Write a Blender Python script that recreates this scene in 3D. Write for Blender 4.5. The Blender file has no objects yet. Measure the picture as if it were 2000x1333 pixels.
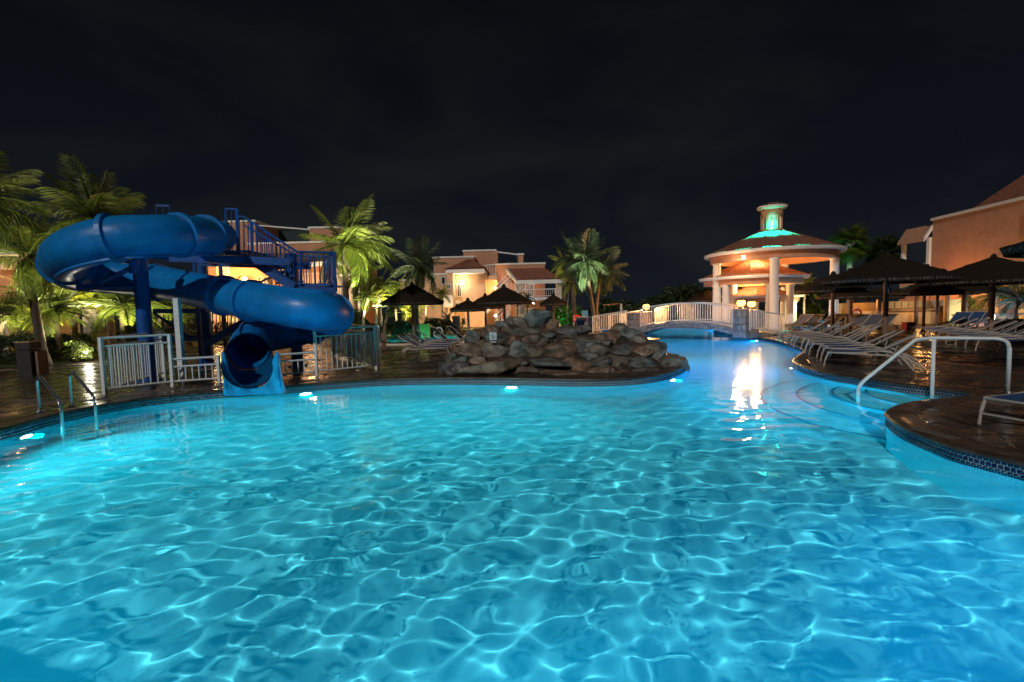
import bpy, bmesh, math, random
import numpy as np
from mathutils import Vector, Matrix, kdtree, geometry
random.seed(7); RNG = np.random.RandomState(7)
S = bpy.context.scene; C = S.collection
rad = math.radians
# ---------------------------------------------------------------- camera
F = 944.0; CAMH = 1.75
cam = bpy.data.cameras.new('camera'); co = bpy.data.objects.new('camera', cam); C.objects.link(co); S.camera = co
cam.sensor_width = 36; cam.lens = 36 * F / 2000; cam.clip_start = .05; cam.clip_end = 3000
Rm = Matrix.Rotation(math.pi / 2 + rad(-4.0), 3, 'X') @ Matrix.Rotation(rad(-1.4), 3, 'Z')
co.matrix_world = Matrix.Translation((0, 0, CAMH)) @ Rm.to_4x4()
# ---------------------------------------------------------------- night sky
w = bpy.data.worlds.new('World'); S.world = w; w.use_nodes = True
N = w.node_tree.nodes; L = w.node_tree.links; N.clear()
wo = N.new('ShaderNodeOutputWorld'); bg = N.new('ShaderNodeBackground'); L.new(bg.outputs[0], wo.inputs[0])
tc = N.new('ShaderNodeTexCoord'); sep = N.new('ShaderNodeSeparateXYZ'); L.new(tc.outputs['Generated'], sep.inputs[0])
cr = N.new('ShaderNodeValToRGB'); L.new(sep.outputs[2], cr.inputs[0])
e = cr.color_ramp.elements
e[0].position = 0.0; e[0].color = (.0118, .0148, .0182, 1)
e[1].position = .55; e[1].color = (.0040, .0043, .0058, 1)
q = e.new(.22); q.color = (.0070, .0085, .0112, 1)
mp = N.new('ShaderNodeMapping'); mp.inputs['Scale'].default_value = (1.0, 1.0, 2.6); L.new(tc.outputs['Generated'], mp.inputs[0])
nz = N.new('ShaderNodeTexNoise'); nz.inputs['Scale'].default_value = 2.3; nz.inputs['Detail'].default_value = 5; nz.inputs['Distortion'].default_value = .6
L.new(mp.outputs[0], nz.inputs[0])
cr2 = N.new('ShaderNodeValToRGB'); L.new(nz.outputs[0], cr2.inputs[0])
cr2.color_ramp.elements[0].position = .42; cr2.color_ramp.elements[0].color = (.62, .66, .78, 1)
cr2.color_ramp.elements[1].position = .68; cr2.color_ramp.elements[1].color = (1.35, 1.25, 1.1, 1)
mx = N.new('ShaderNodeMix'); mx.data_type = 'RGBA'; mx.blend_type = 'MULTIPLY'; mx.inputs[0].default_value = 1
L.new(cr.outputs[0], mx.inputs[6]); L.new(cr2.outputs[0], mx.inputs[7]); L.new(mx.outputs[2], bg.inputs[0])
bg.inputs[1].default_value = 1.0
# ---------------------------------------------------------------- one sun lamp standing in for unseen floodlights behind the camera (draws the caustics in the pool)
SUN = 1.25
sl = bpy.data.lights.new('front_sun', 'SUN'); sl.energy = SUN; sl.angle = rad(.5); sl.color = (1, .96, .91)
so = bpy.data.objects.new('front_sun', sl); C.objects.link(so)
so.rotation_euler = Vector((0.32, .79, -.54)).to_track_quat('-Z', 'Y').to_euler()
sl.cycles.is_caustics_light = True
S.view_settings.view_transform = 'Standard'; S.view_settings.look = 'None'
S.view_settings.exposure = 0; S.view_settings.gamma = 1
S.render.engine = 'CYCLES'
cy = S.cycles
cy.use_denoising = True; cy.max_bounces = 10; cy.transmission_bounces = 8; cy.transparent_max_bounces = 8
cy.glossy_bounces = 4; cy.diffuse_bounces = 4
cy.caustics_reflective = False; cy.caustics_refractive = True; cy.sample_clamp_indirect = 4; cy.blur_glossy = .5

# ---------------------------------------------------------------- pixel -> place helpers (photo is 2000x1333)
def ray(u, v):
    return Rm @ Vector(((u - 1000) / F, -(v - 666.5) / F, -1))
def G(u, v, z=.15):
    d = ray(u, v); t = (z - CAMH) / d.z; return Vector((d.x * t, d.y * t, z))
def D(u, v, Y):
    d = ray(u, v); t = Y / d.y; return Vector((d.x * t, Y, CAMH + d.z * t))
DECK = .15
# ---------------------------------------------------------------- materials
MATS = {}
def mat(name, col, rough=.6, var=.15, scale=6, bump=.0, bscale=30, metal=0, spec=.5, col2=None, coat=0, stretch=None, detail=5, bdist=.02):
    m = bpy.data.materials.new(name); m.use_nodes = True; n = m.node_tree.nodes; l = m.node_tree.links
    p = n['Principled BSDF']; p.inputs['Roughness'].default_value = rough; p.inputs['Metallic'].default_value = metal
    p.inputs['Specular IOR Level'].default_value = spec; p.inputs['Coat Weight'].default_value = coat
    t = n.new('ShaderNodeTexCoord'); src = t.outputs['Object']
    if stretch:
        mpp = n.new('ShaderNodeMapping'); mpp.inputs['Scale'].default_value = stretch; l.new(src, mpp.inputs[0]); src = mpp.outputs[0]
    a = n.new('ShaderNodeTexNoise'); a.inputs['Scale'].default_value = scale; a.inputs['Detail'].default_value = detail; l.new(src, a.inputs[0])
    r = n.new('ShaderNodeValToRGB'); l.new(a.outputs[0], r.inputs[0])
    c2 = col2 or tuple(min(1, c * (1 + var)) for c in col)
    c1 = col if col2 else tuple(c * (1 - var) for c in col)
    r.color_ramp.elements[0].position = .35; r.color_ramp.elements[0].color = (*c1, 1)
    r.color_ramp.elements[1].position = .65; r.color_ramp.elements[1].color = (*c2, 1)
    l.new(r.outputs[0], p.inputs['Base Color'])
    if bump:
        b = n.new('ShaderNodeBump'); b.inputs['Strength'].default_value = bump; b.inputs['Distance'].default_value = bdist
        a2 = n.new('ShaderNodeTexNoise'); a2.inputs['Scale'].default_value = bscale; a2.inputs['Detail'].default_value = 4; l.new(src, a2.inputs[0])
        l.new(a2.outputs[0], b.inputs['Height']); l.new(b.outputs[0], p.inputs['Normal'])
    m['p'] = 1; MATS[name] = m; return m
def emis(name, col, st):
    m = bpy.data.materials.new(name); m.use_nodes = True; n = m.node_tree.nodes; n.clear()
    o = n.new('ShaderNodeOutputMaterial'); x = n.new('ShaderNodeEmission'); x.inputs[0].default_value = (*col, 1); x.inputs[1].default_value = st
    m.node_tree.links.new(x.outputs[0], o.inputs[0]); return m
plaster = mat('pool plaster', (.07, .56, .66), .85, .05, 3)
def rough_noise(m, lo, hi, sc):
    n = m.node_tree.nodes; l = m.node_tree.links; p = n['Principled BSDF']
    t = n.new('ShaderNodeTexCoord'); a = n.new('ShaderNodeTexNoise'); a.inputs['Scale'].default_value = sc; a.inputs['Detail'].default_value = 3
    l.new(t.outputs['Object'], a.inputs[0]); mr = n.new('ShaderNodeMapRange'); mr.inputs[1].default_value = .35; mr.inputs[2].default_value = .65
    mr.inputs[3].default_value = lo; mr.inputs[4].default_value = hi; l.new(a.outputs[0], mr.inputs[0]); l.new(mr.outputs[0], p.inputs['Roughness'])
wetground = mat('wet mortar', (.020, .015, .011), .25, .3, 1.2, .35, 6)
rough_noise(wetground, .12, .55, 2.5)
wetstone = []
for i, c in enumerate([(.050, .034, .024), (.036, .026, .020), (.062, .040, .027), (.045, .038, .032)]):
    m_ = mat('wet flagstone %d' % i, c, .2, .35, 2.2, .45, 5, detail=8, bdist=.03); rough_noise(m_, .10, .45, 1.7); wetstone.append(m_)
drystone = mat('dry flagstone', (.15, .11, .085), .6, .2, 5, .3, 20)
copingm = mat('coping concrete', (.065, .038, .027), .3, .3, 4, .3, 18); rough_noise(copingm, .15, .5, 3)
tilem = mat('navy mosaic tile', (.004, .012, .055), .12, .5, 40)
groutm = mat('grout', (.60, .58, .55), .8, .1)
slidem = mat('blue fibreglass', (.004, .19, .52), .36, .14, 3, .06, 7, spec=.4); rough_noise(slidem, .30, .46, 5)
slideshade = mat('blue fibreglass shaded', (.003, .10, .27), .4, .1, 2)  # darker copy of the slide blue: shade inside the flume put into the colour
steelblue = mat('blue painted steel', (.005, .085, .34), .42, .15, 5, .1, 30)
flangem = mat('blue flange', (.008, .19, .50), .42, .08, 4)
whitem = mat('white painted rail', (.78, .77, .75), .4, .06, 8)
chrome = mat('stainless steel', (.72, .72, .72), .32, .05, 5, metal=1)
framem = mat('beige lounger frame', (.44, .37, .32), .45, .06, 8)
sling = mat('navy sling fabric', (.018, .06, .17), .8, .15, 30, .2, 300)
slinggrey = mat('grey sling fabric', (.085, .09, .12), .8, .15, 30, .2, 300)
thatch = mat('palm thatch', (.028, .020, .014), .95, .5, 14, .9, 40, spec=.05, stretch=(4, 4, .6))
fringe = mat('thatch rim pool-lit', (.16, .13, .11), .9, .4, 20, spec=.1)  # paler than the thatch: pool light catching the rim put into the colour
pole = mat('umbrella pole wood', (.20, .12, .085), .7, .25, 8, .3, 30, stretch=(3, 3, .4))
peach = mat('peach stucco', (.50, .25, .145), .85, .08, 2, .2, 60)
peachl = mat('pale peach stucco', (.62, .40, .25), .85, .07, 2, .2, 60)
trim = mat('white trim', (.74, .72, .70), .6, .05, 5)
rooft = mat('terracotta tiles', (.21, .075, .042), .75, .35, 9, .3, 40)
cream = mat('cream stucco', (.62, .50, .38), .8, .06, 3, .15, 50)
tanw = mat('tan bar wall', (.40, .27, .15), .8, .12, 3)
darkw = mat('dark opening', (.012, .010, .010), .5, .2)
glassd = mat('dark window pane', (.03, .035, .045), .08, .2, 2)
greyb = mat('grey shutter', (.25, .26, .27), .6, .1, 6)
stonec = [mat('bridge stone %d' % i, c, .8, .25, 8, .6, 30) for i, c in enumerate([(.33, .26, .23), (.25, .20, .19), (.40, .30, .24), (.28, .25, .25)])]
mort = mat('mortar', (.12, .10, .09), .9, .2)
ROCKC = [(.115, .12, .105), (.145, .10, .07), (.16, .095, .06), (.085, .075, .065), (.13, .105, .08), (.09, .10, .09)]
def rockmat(i, c):
    m = mat('rock %d' % i, tuple(x * .6 for x in c), .6, 0, 5, .9, 9, col2=tuple(x * 1.75 for x in c), detail=9, bdist=.05)
    rough_noise(m, .3, .8, 3); return m
rocks_m = [rockmat(i, c) for i, c in enumerate(ROCKC)]
rockcore = mat('rock mortar', (.045, .030, .022), .8, .4, 6, .8, 12, bdist=.05)
def leafmat(name, c, c2, tr=.35):
    m = bpy.data.materials.new(name); m.use_nodes = True; n = m.node_tree.nodes; l = m.node_tree.links
    p = n['Principled BSDF']; o = n['Material Output']; p.inputs['Roughness'].default_value = .45
    t = n.new('ShaderNodeTexCoord'); a = n.new('ShaderNodeTexNoise'); a.inputs['Scale'].default_value = 2.2; l.new(t.outputs['Object'], a.inputs[0])
    r = n.new('ShaderNodeValToRGB'); r.color_ramp.elements[0].position = .38; r.color_ramp.elements[1].position = .62
    r.color_ramp.elements[0].color = (*c, 1); r.color_ramp.elements[1].color = (*c2, 1); l.new(a.outputs[0], r.inputs[0])
    tl = n.new('ShaderNodeBsdfTranslucent'); mixs = n.new('ShaderNodeMixShader'); mixs.inputs[0].default_value = tr
    l.new(r.outputs[0], p.inputs['Base Color']); l.new(r.outputs[0], tl.inputs[0])
    l.new(p.outputs[0], mixs.inputs[1]); l.new(tl.outputs[0], mixs.inputs[2]); l.new(mixs.outputs[0], o.inputs[0])
    return m
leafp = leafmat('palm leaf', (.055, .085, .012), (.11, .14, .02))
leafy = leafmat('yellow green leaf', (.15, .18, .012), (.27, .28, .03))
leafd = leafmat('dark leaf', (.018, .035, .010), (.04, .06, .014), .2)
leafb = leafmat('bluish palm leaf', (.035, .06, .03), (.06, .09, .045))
bark = mat('palm bark', (.085, .06, .04), .85, .35, 8, .6, 25, stretch=(1, 1, 3))
barkp = mat('pale palm bark', (.42, .34, .26), .8, .2, 8, .4, 25)
def rail_m(): return whitem
red = mat('red plastic', (.55, .03, .03), .4, .1)
bluep = mat('blue board', (.05, .25, .6), .5, .05)
blackm = mat('black metal', (.02, .02, .02), .5, .2)
grassm = mat('lawn', (.04, .06, .012), .9, .4, 8, .5, 60)
signw = mat('sign white', (.75, .75, .74), .5, .03)
signk = mat('sign black', (.03, .03, .035), .5, .03)
binm = mat('charcoal bin panel', (.022, .02, .02), .6, .2, 5, .2)

# ---------------------------------------------------------------- mesh builder
class MB:
    def __init__(s): s.v = []; s.f = []
    def add(s, vs, fs):
        o = len(s.v); s.v += [tuple(p) for p in vs]; s.f += [tuple(i + o for i in f) for f in fs]; return s
    def box(s, c, sz, rz=0, M=None):
        x, y, z = (q / 2 for q in sz); R = Matrix.Rotation(rz, 3, 'Z') if M is None else M
        vs = [Vector(c) + R @ Vector((a * x, b * y, d * z)) for d in (-1, 1) for a, b in ((-1, -1), (1, -1), (1, 1), (-1, 1))]
        return s.add(vs, [(3, 2, 1, 0), (4, 5, 6, 7), (0, 1, 5, 4), (1, 2, 6, 5), (2, 3, 7, 6), (3, 0, 4, 7)])
    def prism(s, pts, z0, z1):
        n = len(pts); vs = [(p[0], p[1], z0) for p in pts] + [(p[0], p[1], z1) for p in pts]
        return s.add(vs, [tuple(range(n))[::-1], tuple(range(n, 2 * n))] + [(i, (i + 1) % n, n + (i + 1) % n, n + i) for i in range(n)])
    def slab(s, p0, p1, t, z0, z1):      # vertical wall slab between two ground points; z may be a pair
        p0 = Vector(p0[:2]); p1 = Vector(p1[:2]); d = (p1 - p0).normalized(); n = Vector((-d.y, d.x)) * t
        z0 = z0 if isinstance(z0, tuple) else (z0, z0); z1 = z1 if isinstance(z1, tuple) else (z1, z1)
        a, b, c, e = p0, p1, p1 + n, p0 + n
        vs = [(a.x, a.y, z0[0]), (b.x, b.y, z0[1]), (c.x, c.y, z0[1]), (e.x, e.y, z0[0]), (a.x, a.y, z1[0]), (b.x, b.y, z1[1]), (c.x, c.y, z1[1]), (e.x, e.y, z1[0])]
        return s.add(vs, [(3, 2, 1, 0), (4, 5, 6, 7), (0, 1, 5, 4), (1, 2, 6, 5), (2, 3, 7, 6), (3, 0, 4, 7)])
    def tube(s, path, r, n=10, caps=True, closed=False, arc=None):
        P = [Vector(p) for p in path]; m = len(P); rr = r if isinstance(r, (list, tuple)) else [r] * m
        rings = []; up = Vector((0, 0, 1))
        for i in range(m):
            t = (P[min(i + 1, m - 1)] - P[max(i - 1, 0)]).normalized()
            ref = up if abs(t.z) < .98 else Vector((0, 1, 0))
            a = t.cross(ref).normalized(); b = a.cross(t).normalized()
            if arc: angs = [arc[0] + (arc[1] - arc[0]) * k / (n - 1) for k in range(n)]
            else: angs = [2 * math.pi * k / n for k in range(n)]
            rings.append([P[i] + (a * math.cos(g) + b * math.sin(g)) * rr[i] for g in angs])
        vs = [q for r_ in rings for q in r_]; fs = []
        for i in range(m - 1):
            for k in range(n if not arc else n - 1):
                k2 = (k + 1) % n; fs.append((i * n + k, i * n + k2, (i + 1) * n + k2, (i + 1) * n + k))
        if caps and not arc: fs += [tuple(range(n))[::-1], tuple(range((m - 1) * n, m * n))]
        return s.add(vs, fs)
    def lathe(s, prof, c=(0, 0, 0), n=24, cap=True):
        vs = [(c[0] + r * math.cos(2 * math.pi * k / n), c[1] + r * math.sin(2 * math.pi * k / n), c[2] + z) for r, z in prof for k in range(n)]
        fs = [(i * n + k, i * n + (k + 1) % n, (i + 1) * n + (k + 1) % n, (i + 1) * n + k) for i in range(len(prof) - 1) for k in range(n)]
        if cap: fs += [tuple(range(n))[::-1], tuple(range((len(prof) - 1) * n, len(prof) * n))]
        return s.add(vs, fs)
    def build(s, name, m, parent=None, smooth=False, loc=None):
        off = Vector((0, 0, 0)); p = parent
        while p: off += p.location; p = p.parent
        if loc is not None: off = off + (Vector(loc) - off) if parent else Vector(loc)
        me = bpy.data.meshes.new(name)
        me.from_pydata([(a[0] - off.x, a[1] - off.y, a[2] - off.z) for a in s.v], [], s.f)
        if smooth: me.shade_smooth()
        me.materials.append(m)
        o = bpy.data.objects.new(name, me); C.objects.link(o)
        if parent: o.parent = parent
        elif loc is not None: o.location = Vector(loc)
        return o
def npmesh(name, V, Fq, m, parent=None, smooth=False, loc=None):
    V = np.asarray(V, dtype=float); off = np.zeros(3); p = parent
    while p: off += np.array(p.location); p = p.parent
    if loc is not None: off = np.array(loc, dtype=float)
    V = V - off; Fq = np.asarray(Fq, dtype=np.int32); k = Fq.shape[1]
    me = bpy.data.meshes.new(name); me.vertices.add(len(V)); me.vertices.foreach_set('co', V.ravel())
    me.loops.add(Fq.size); me.loops.foreach_set('vertex_index', Fq.ravel())
    me.polygons.add(len(Fq)); me.polygons.foreach_set('loop_start', np.arange(len(Fq), dtype=np.int32) * k)
    me.update(calc_edges=True); me.validate()
    if smooth: me.shade_smooth()
    me.materials.append(m); o = bpy.data.objects.new(name, me); C.objects.link(o)
    if parent: o.parent = parent
    elif loc is not None: o.location = Vector(loc)
    return o
def T(name, label, cat, loc=(0, 0, 0), group=None, rz=0):
    o = bpy.data.objects.new(name, None); C.objects.link(o); o.location = Vector(loc); o.rotation_euler = (0, 0, rz); o.empty_display_size = .2
    o['label'] = label; o['category'] = cat
    if group: o['group'] = group
    return o
def tag(o, label, cat, group=None):
    o['label'] = label; o['category'] = cat
    if group: o['group'] = group
    return o
def struct(o): o['kind'] = 'structure'; return o
def stuff(o): o['kind'] = 'stuff'; return o
def kids(o): return [c for c in o.children]
def dup(o, parent=None):
    c = o.copy(); C.objects.link(c); c.parent = parent
    for ch in list(KIDS.get(o.name, [])): dup(ch, c)
    return c
KIDS = {}
def reg(root):
    def walk(o, lst):
        KIDS[o.name] = lst.get(o.name, [])
        for c in KIDS[o.name]: walk(c, lst)
    lst = {}
    for o in bpy.data.objects:
        if o.parent: lst.setdefault(o.parent.name, []).append(o)
    walk(root, lst)
def spl(pts, n=8, closed=False):
    P = [Vector(p) for p in pts]; out = []; m = len(P)
    rng = range(m if closed else m - 1)
    for i in rng:
        p0 = P[(i - 1) % m] if closed or i else P[0] * 2 - P[1]
        p1 = P[i]; p2 = P[(i + 1) % m]
        p3 = P[(i + 2) % m] if closed or i + 2 < m else P[-1] * 2 - P[-2]
        for k in range(n):
            t = k / n; out.append(.5 * ((2 * p1) + (p2 - p0) * t + (2 * p0 - 5 * p1 + 4 * p2 - p3) * t * t + (3 * p1 - p0 - 3 * p2 + p3) * t ** 3))
    if not closed: out.append(P[-1])
    return out
def lamp(kind, name, loc, en, col, size=.1, aim=None, cone=120, parent=None, blend=1.0):
    l = bpy.data.lights.new(name, kind); l.energy = en; l.color = col; l.shadow_soft_size = size
    o = bpy.data.objects.new(name, l); C.objects.link(o); o.location = Vector(loc)
    if kind == 'SPOT': l.spot_size = rad(cone); l.spot_blend = blend
    if aim is not None: o.rotation_euler = (Vector(aim) - Vector(loc)).to_track_quat('-Z', 'Y').to_euler()
    return o

# ================================================================= POOL OUTLINE
wl = [(0, 858), (100, 829), (190, 809), (300, 790), (425, 777), (550, 768), (640, 760), (740, 753), (860, 750), (1000, 751), (1100, 753), (1180, 753), (1260, 748), (1318, 735), (1342, 717), (1315, 702), (1290, 690), (1268, 675)]
ring = [G(u, v, 0) for u, v in wl]
ring += [Vector(p) for p in [(6.0, 22.2, 0), (6.1, 24.6, 0), (5.2, 27.5, 0), (4.2, 30.5, 0), (5.5, 33.5, 0), (9, 34.6, 0), (12.5, 33, 0), (13.2, 30, 0), (12.4, 27.4, 0), (11.3, 25.3, 0)]]
ring += [G(u, v, 0) for u, v in [(1442, 660), (1500, 668), (1550, 681), (1570, 694), (1549, 716), (1600, 737), (1680, 752), (1760, 765), (1840, 775)]]
ring += [G(u, v, .15) for u, v in [(1904, 769), (1880, 775), (1810, 781), (1757, 791), (1733, 804)]]
ring += [G(u, v, 0) for u, v in [(1735, 832), (1762, 853), (1850, 891), (1930, 914), (2000, 932)]]
ring += [Vector(p) for p in [(5.05, 3.7, 0), (5.1, 2.7, 0), (4.5, 1.8, 0), (3, 1.15, 0), (0, .95, 0), (-3, 1.15, 0), (-5.4, 1.9, 0), (-6.9, 3.2, 0), (-7.6, 5.2, 0)]]
for p in ring: p.z = 0
OUT = [Vector((p.x, p.y, 0)) for p in spl(ring, 6, True)]
ON = len(OUT)
oa = np.array([(p.x, p.y) for p in OUT])
def inside(X, Y, poly):
    r = np.zeros(X.shape, bool); j = len(poly) - 1
    for i in range(len(poly)):
        xi, yi = poly[i]; xj, yj = poly[j]
        cnd = ((yi > Y) != (yj > Y)); 
        with np.errstate(divide='ignore', invalid='ignore'):
            xx = (xj - xi) * (Y - yi) / (yj - yi + 1e-12) + xi
        r ^= cnd & (X < xx); j = i
    return r
def area(poly): return .5 * sum(poly[i - 1][0] * poly[i][1] - poly[i][0] * poly[i - 1][1] for i in range(len(poly)))
if area(oa) < 0: OUT = OUT[::-1]; oa = oa[::-1].copy()      # counter-clockwise: outward normal is (dy,-dx)
def outward(P, d):
    n = len(P); res = []
    for i in range(n):
        a = P[i - 1]; b = P[(i + 1) % n]; t = Vector((b[0] - a[0], b[1] - a[1])); t.normalize(); res.append(Vector((P[i][0] + t.y * d, P[i][1] - t.x * d, 0)))
    return res
# other pools (all with the same water)
def rg(pts, z=.0): return [Vector((p.x, p.y, 0)) for p in spl([G(u, v, z) for u, v in pts], 5, True)]
POOLS = [('left', rg([(738, 677), (800, 679), (866, 676), (905, 668), (880, 660), (810, 658), (742, 661)], .05)),
         ('mid', rg([(872, 650), (935, 650), (985, 647), (975, 643), (930, 643.5), (880, 645)], .05)),
         ('gaz', rg([(1545, 649), (1600, 650.5), (1660, 648), (1650, 643), (1590, 643), (1550, 643)], .05)),
         ('gaz2', rg([(1548, 633), (1600, 634.5), (1660, 633), (1650, 628), (1600, 627.5), (1550, 628)], .05)),
         ('right', rg([(1925, 647), (1960, 650), (2010, 648), (2000, 641), (1960, 640), (1930, 641)], .05))]
# ---------------------------------------------------------------- ground with holes
GP = [Vector((-160, -40, 0)), Vector((160, -40, 0)), Vector((160, 260, 0)), Vector((-160, 260, 0))]
polys = [GP, [Vector((p.x, p.y, 0)) for p in OUT]] + [pl for _, pl in POOLS]
tri = geometry.tessellate_polygon(polys); allp = [p for pl in polys for p in pl]
g = MB(); g.add([(p.x, p.y, DECK - .02) for p in allp], [])
g.f = []
for t in tri:
    a, b, c = (allp[i] for i in t)
    g.f.append(tuple(t) if (b - a).cross(c - a).z > 0 else tuple(t)[::-1])
ground = struct(g.build('pool_deck', wetground))
# pool shell ------------------------------------------------------
def shell(poly, depth, name):
    P = poly if area([(p.x, p.y) for p in poly]) > 0 else poly[::-1]
    n = len(P); b = MB()
    vs = [(p.x, p.y, DECK - .02) for p in P] + [(p.x, p.y, -depth) for p in P]
    b.add(vs, [(i, (i + 1) % n, n + (i + 1) % n, n + i) for i in range(n)])
    tr = geometry.tessellate_polygon([[Vector((p.x, p.y, 0)) for p in P]])
    b.f += [(t[0] + n, t[1] + n, t[2] + n) for t in tr]
    o = struct(b.build(name, plaster)); o.cycles.is_caustics_receiver = True; return o
shell(OUT, 1.25, 'pool_basin')
# coping strip (bullnose) + mosaic tiles ---------------------------
cop_out = outward(OUT, .30); cop_in = outward(OUT, -.025); 
prof = [(-.025, .10), (-.03, .128), (-.018, .150), (.02, .156), (.30, .156), (.31, .125)]
cb = MB(); R_ = [outward(OUT, a) for a, z in prof]
cb.add([(R_[k][i].x, R_[k][i].y, prof[k][1]) for k in range(len(prof)) for i in range(ON)], [(k * ON + i, (k + 1) * ON + i, (k + 1) * ON + (i + 1) % ON, k * ON + (i + 1) % ON)[::-1] for k in range(len(prof) - 1) for i in range(ON)])
coping = cb.build('coping', copingm, None, True); struct(coping)
gi = outward(OUT, -.004); gb = MB()
gb.add([(p.x, p.y, .112) for p in gi] + [(p.x, p.y, -.10) for p in gi], [(i, (i + 1) % ON, ON + (i + 1) % ON, ON + i) for i in range(ON)])
grout = struct(gb.build('tile_grout', groutm))
cum = [0.0]; gi2 = gi + [gi[0]]
for a, b in zip(gi2[:-1], gi2[1:]): cum.append(cum[-1] + (b - a).length)
def along(s, lst=gi2):
    s %= cum[-1]; i = min(np.searchsorted(cum, s, 'right') - 1, ON - 1); a, b = lst[i], lst[i + 1]; t = (s - cum[i]) / max(1e-9, cum[i + 1] - cum[i])
    return a.lerp(b, t), (b - a).normalized()
pitch = .050; nt = int(cum[-1] / pitch); TV = []; TF = []; near_tiles = []
for r_ in range(5):
    for k in range(nt):
        s = (k + .5 * (r_ % 2)) * pitch; p, t = along(s)
        if r_ > 3 and p.length > 14: continue
        z1 = .107 - r_ * .049; z0 = z1 - .039; hw = .0192
        nrm = Vector((-t.y, t.x, 0)); th = .006 + .002 * random.random()
        q = [p - t * hw, p + t * hw]; o = len(TV)
        qq = [v + nrm * th for v in q]; q0 = [v - nrm * .001 for v in q]
        TV += [(qq[0].x, qq[0].y, z0), (qq[1].x, qq[1].y, z0), (qq[1].x, qq[1].y, z1), (qq[0].x, qq[0].y, z1),
               (q0[0].x, q0[0].y, z0 - .002), (q0[1].x, q0[1].y, z0 - .002), (q0[1].x, q0[1].y, z1 + .002), (q0[0].x, q0[0].y, z1 + .002)]
        TF += [tuple(o + x for x in f) for f in [(3, 2, 1, 0), (0, 1, 5, 4), (1, 2, 6, 5), (2, 3, 7, 6), (3, 0, 4, 7)]]
tl_ = npmesh('mosaic_tiles', TV, TF, tilem, grout); stuff(tl_)
# ---------------------------------------------------------------- water
gl = bpy.data.materials.new('pool water'); gl.use_nodes = True; n = gl.node_tree.nodes; n.clear()
gg = n.new('ShaderNodeBsdfGlass'); gg.inputs['IOR'].default_value = 1.33; gg.inputs['Color'].default_value = (.95, .99, 1, 1)
tcw = n.new('ShaderNodeTexCoord'); spw = n.new('ShaderNodeSeparateXYZ'); gl.node_tree.links.new(tcw.outputs['Object'], spw.inputs[0])
mrw = n.new('ShaderNodeMapRange'); mrw.interpolation_type = 'SMOOTHSTEP'; mrw.inputs[1].default_value = 5.5; mrw.inputs[2].default_value = 13; mrw.inputs[3].default_value = 0; mrw.inputs[4].default_value = .17   # fine wind ripple further out
gl.node_tree.links.new(spw.outputs[1], mrw.inputs[0]); gl.node_tree.links.new(mrw.outputs[0], gg.inputs['Roughness'])
oo = n.new('ShaderNodeOutputMaterial'); gl.node_tree.links.new(gg.outputs[0], oo.inputs[0])
waves = []
wr = np.random.RandomState(11)
for i in range(64):
    lam = np.exp(wr.uniform(np.log(.16), np.log(.66))); k = 2 * np.pi / lam; a = wr.normal(1.85, .8)
    waves.append((lam, k * np.cos(a), k * np.sin(a), wr.uniform(0, 6.28), (.00084) * (lam / .6) ** 1.25))
def wave(X, Y, fine=1.0):
    Z = np.zeros_like(X); d = np.hypot(X, Y)
    for lam, kx, ky, ph, am in waves:
        fade = np.clip((lam * 60 - d) / 8, .0, 1) if lam < .4 else 1
        Z += am * fade * np.sin(kx * X + ky * Y + ph + .5 * np.sin(.7 * X * (1 if lam > .5 else 1.7) + ph))
    return Z
ys = [.9]
while ys[-1] < 34.8: ys.append(ys[-1] + .0155 + .0027 * ys[-1])
ys = np.array(ys); X, Y = np.meshgrid(np.linspace(0, 1, 830), ys); sm = np.clip((Y - 8) / 4, 0, 1); X = -8.4 + X * (16.8 + 5.2 * sm * sm * (3 - 2 * sm)); Z = wave(X, Y)
calm = 1 / (1 + np.exp((Y - 7.6) / 1.3)); Z *= (.30 + .70 * calm) * (.35 + .65 / (1 + np.exp((X - 4.6) / .45)))
big = np.array([(p.x, p.y) for p in outward(OUT, .04)])
m_in = inside(X, Y, big); fk = m_in[:-1, :-1] | m_in[1:, :-1] | m_in[:-1, 1:] | m_in[1:, 1:]
idx = np.arange(X.size).reshape(X.shape); Fq = np.stack([idx[:-1, :-1], idx[:-1, 1:], idx[1:, 1:], idx[1:, :-1]], -1)[fk]
used = np.unique(Fq); rm = -np.ones(X.size, int); rm[used] = np.arange(len(used))
Vw = np.stack([X, Y, Z], -1).reshape(-1, 3)[used]
water = npmesh('pool_water', Vw, rm[Fq], gl, None, True); struct(water); water.cycles.is_caustics_caster = True
# underwater steps in the inlet
sc = G(1915, 768, 0); tipx, tipy = sc.x + .25, sc.y - .1
inl = oa
for i, (r_, z_) in enumerate([(1.25, -.20), (1.75, -.42), (2.25, -.64), (2.8, -.86), (3.4, -1.08)]):
    pts = []
    for k in range(41):
        a = math.pi * (.42 + .95 * k / 40); x = tipx + r_ * math.cos(a) * 1.15; y = tipy + r_ * math.sin(a)
        pts.append((x, y))
    b = MB(); b.prism([(tipx, tipy)] + pts, -1.24 - .001 * i, z_); st = struct(b.build('pool_steps', plaster)); st.cycles.is_caustics_receiver = True
    tb = MB(); tb.tube([(x, y, z_ + .002) for x, y in pts], .022, 6); tb.build('step_edge', mat('step nosing %d' % i, (.02, .26, .40), .8, .1), st)
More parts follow.
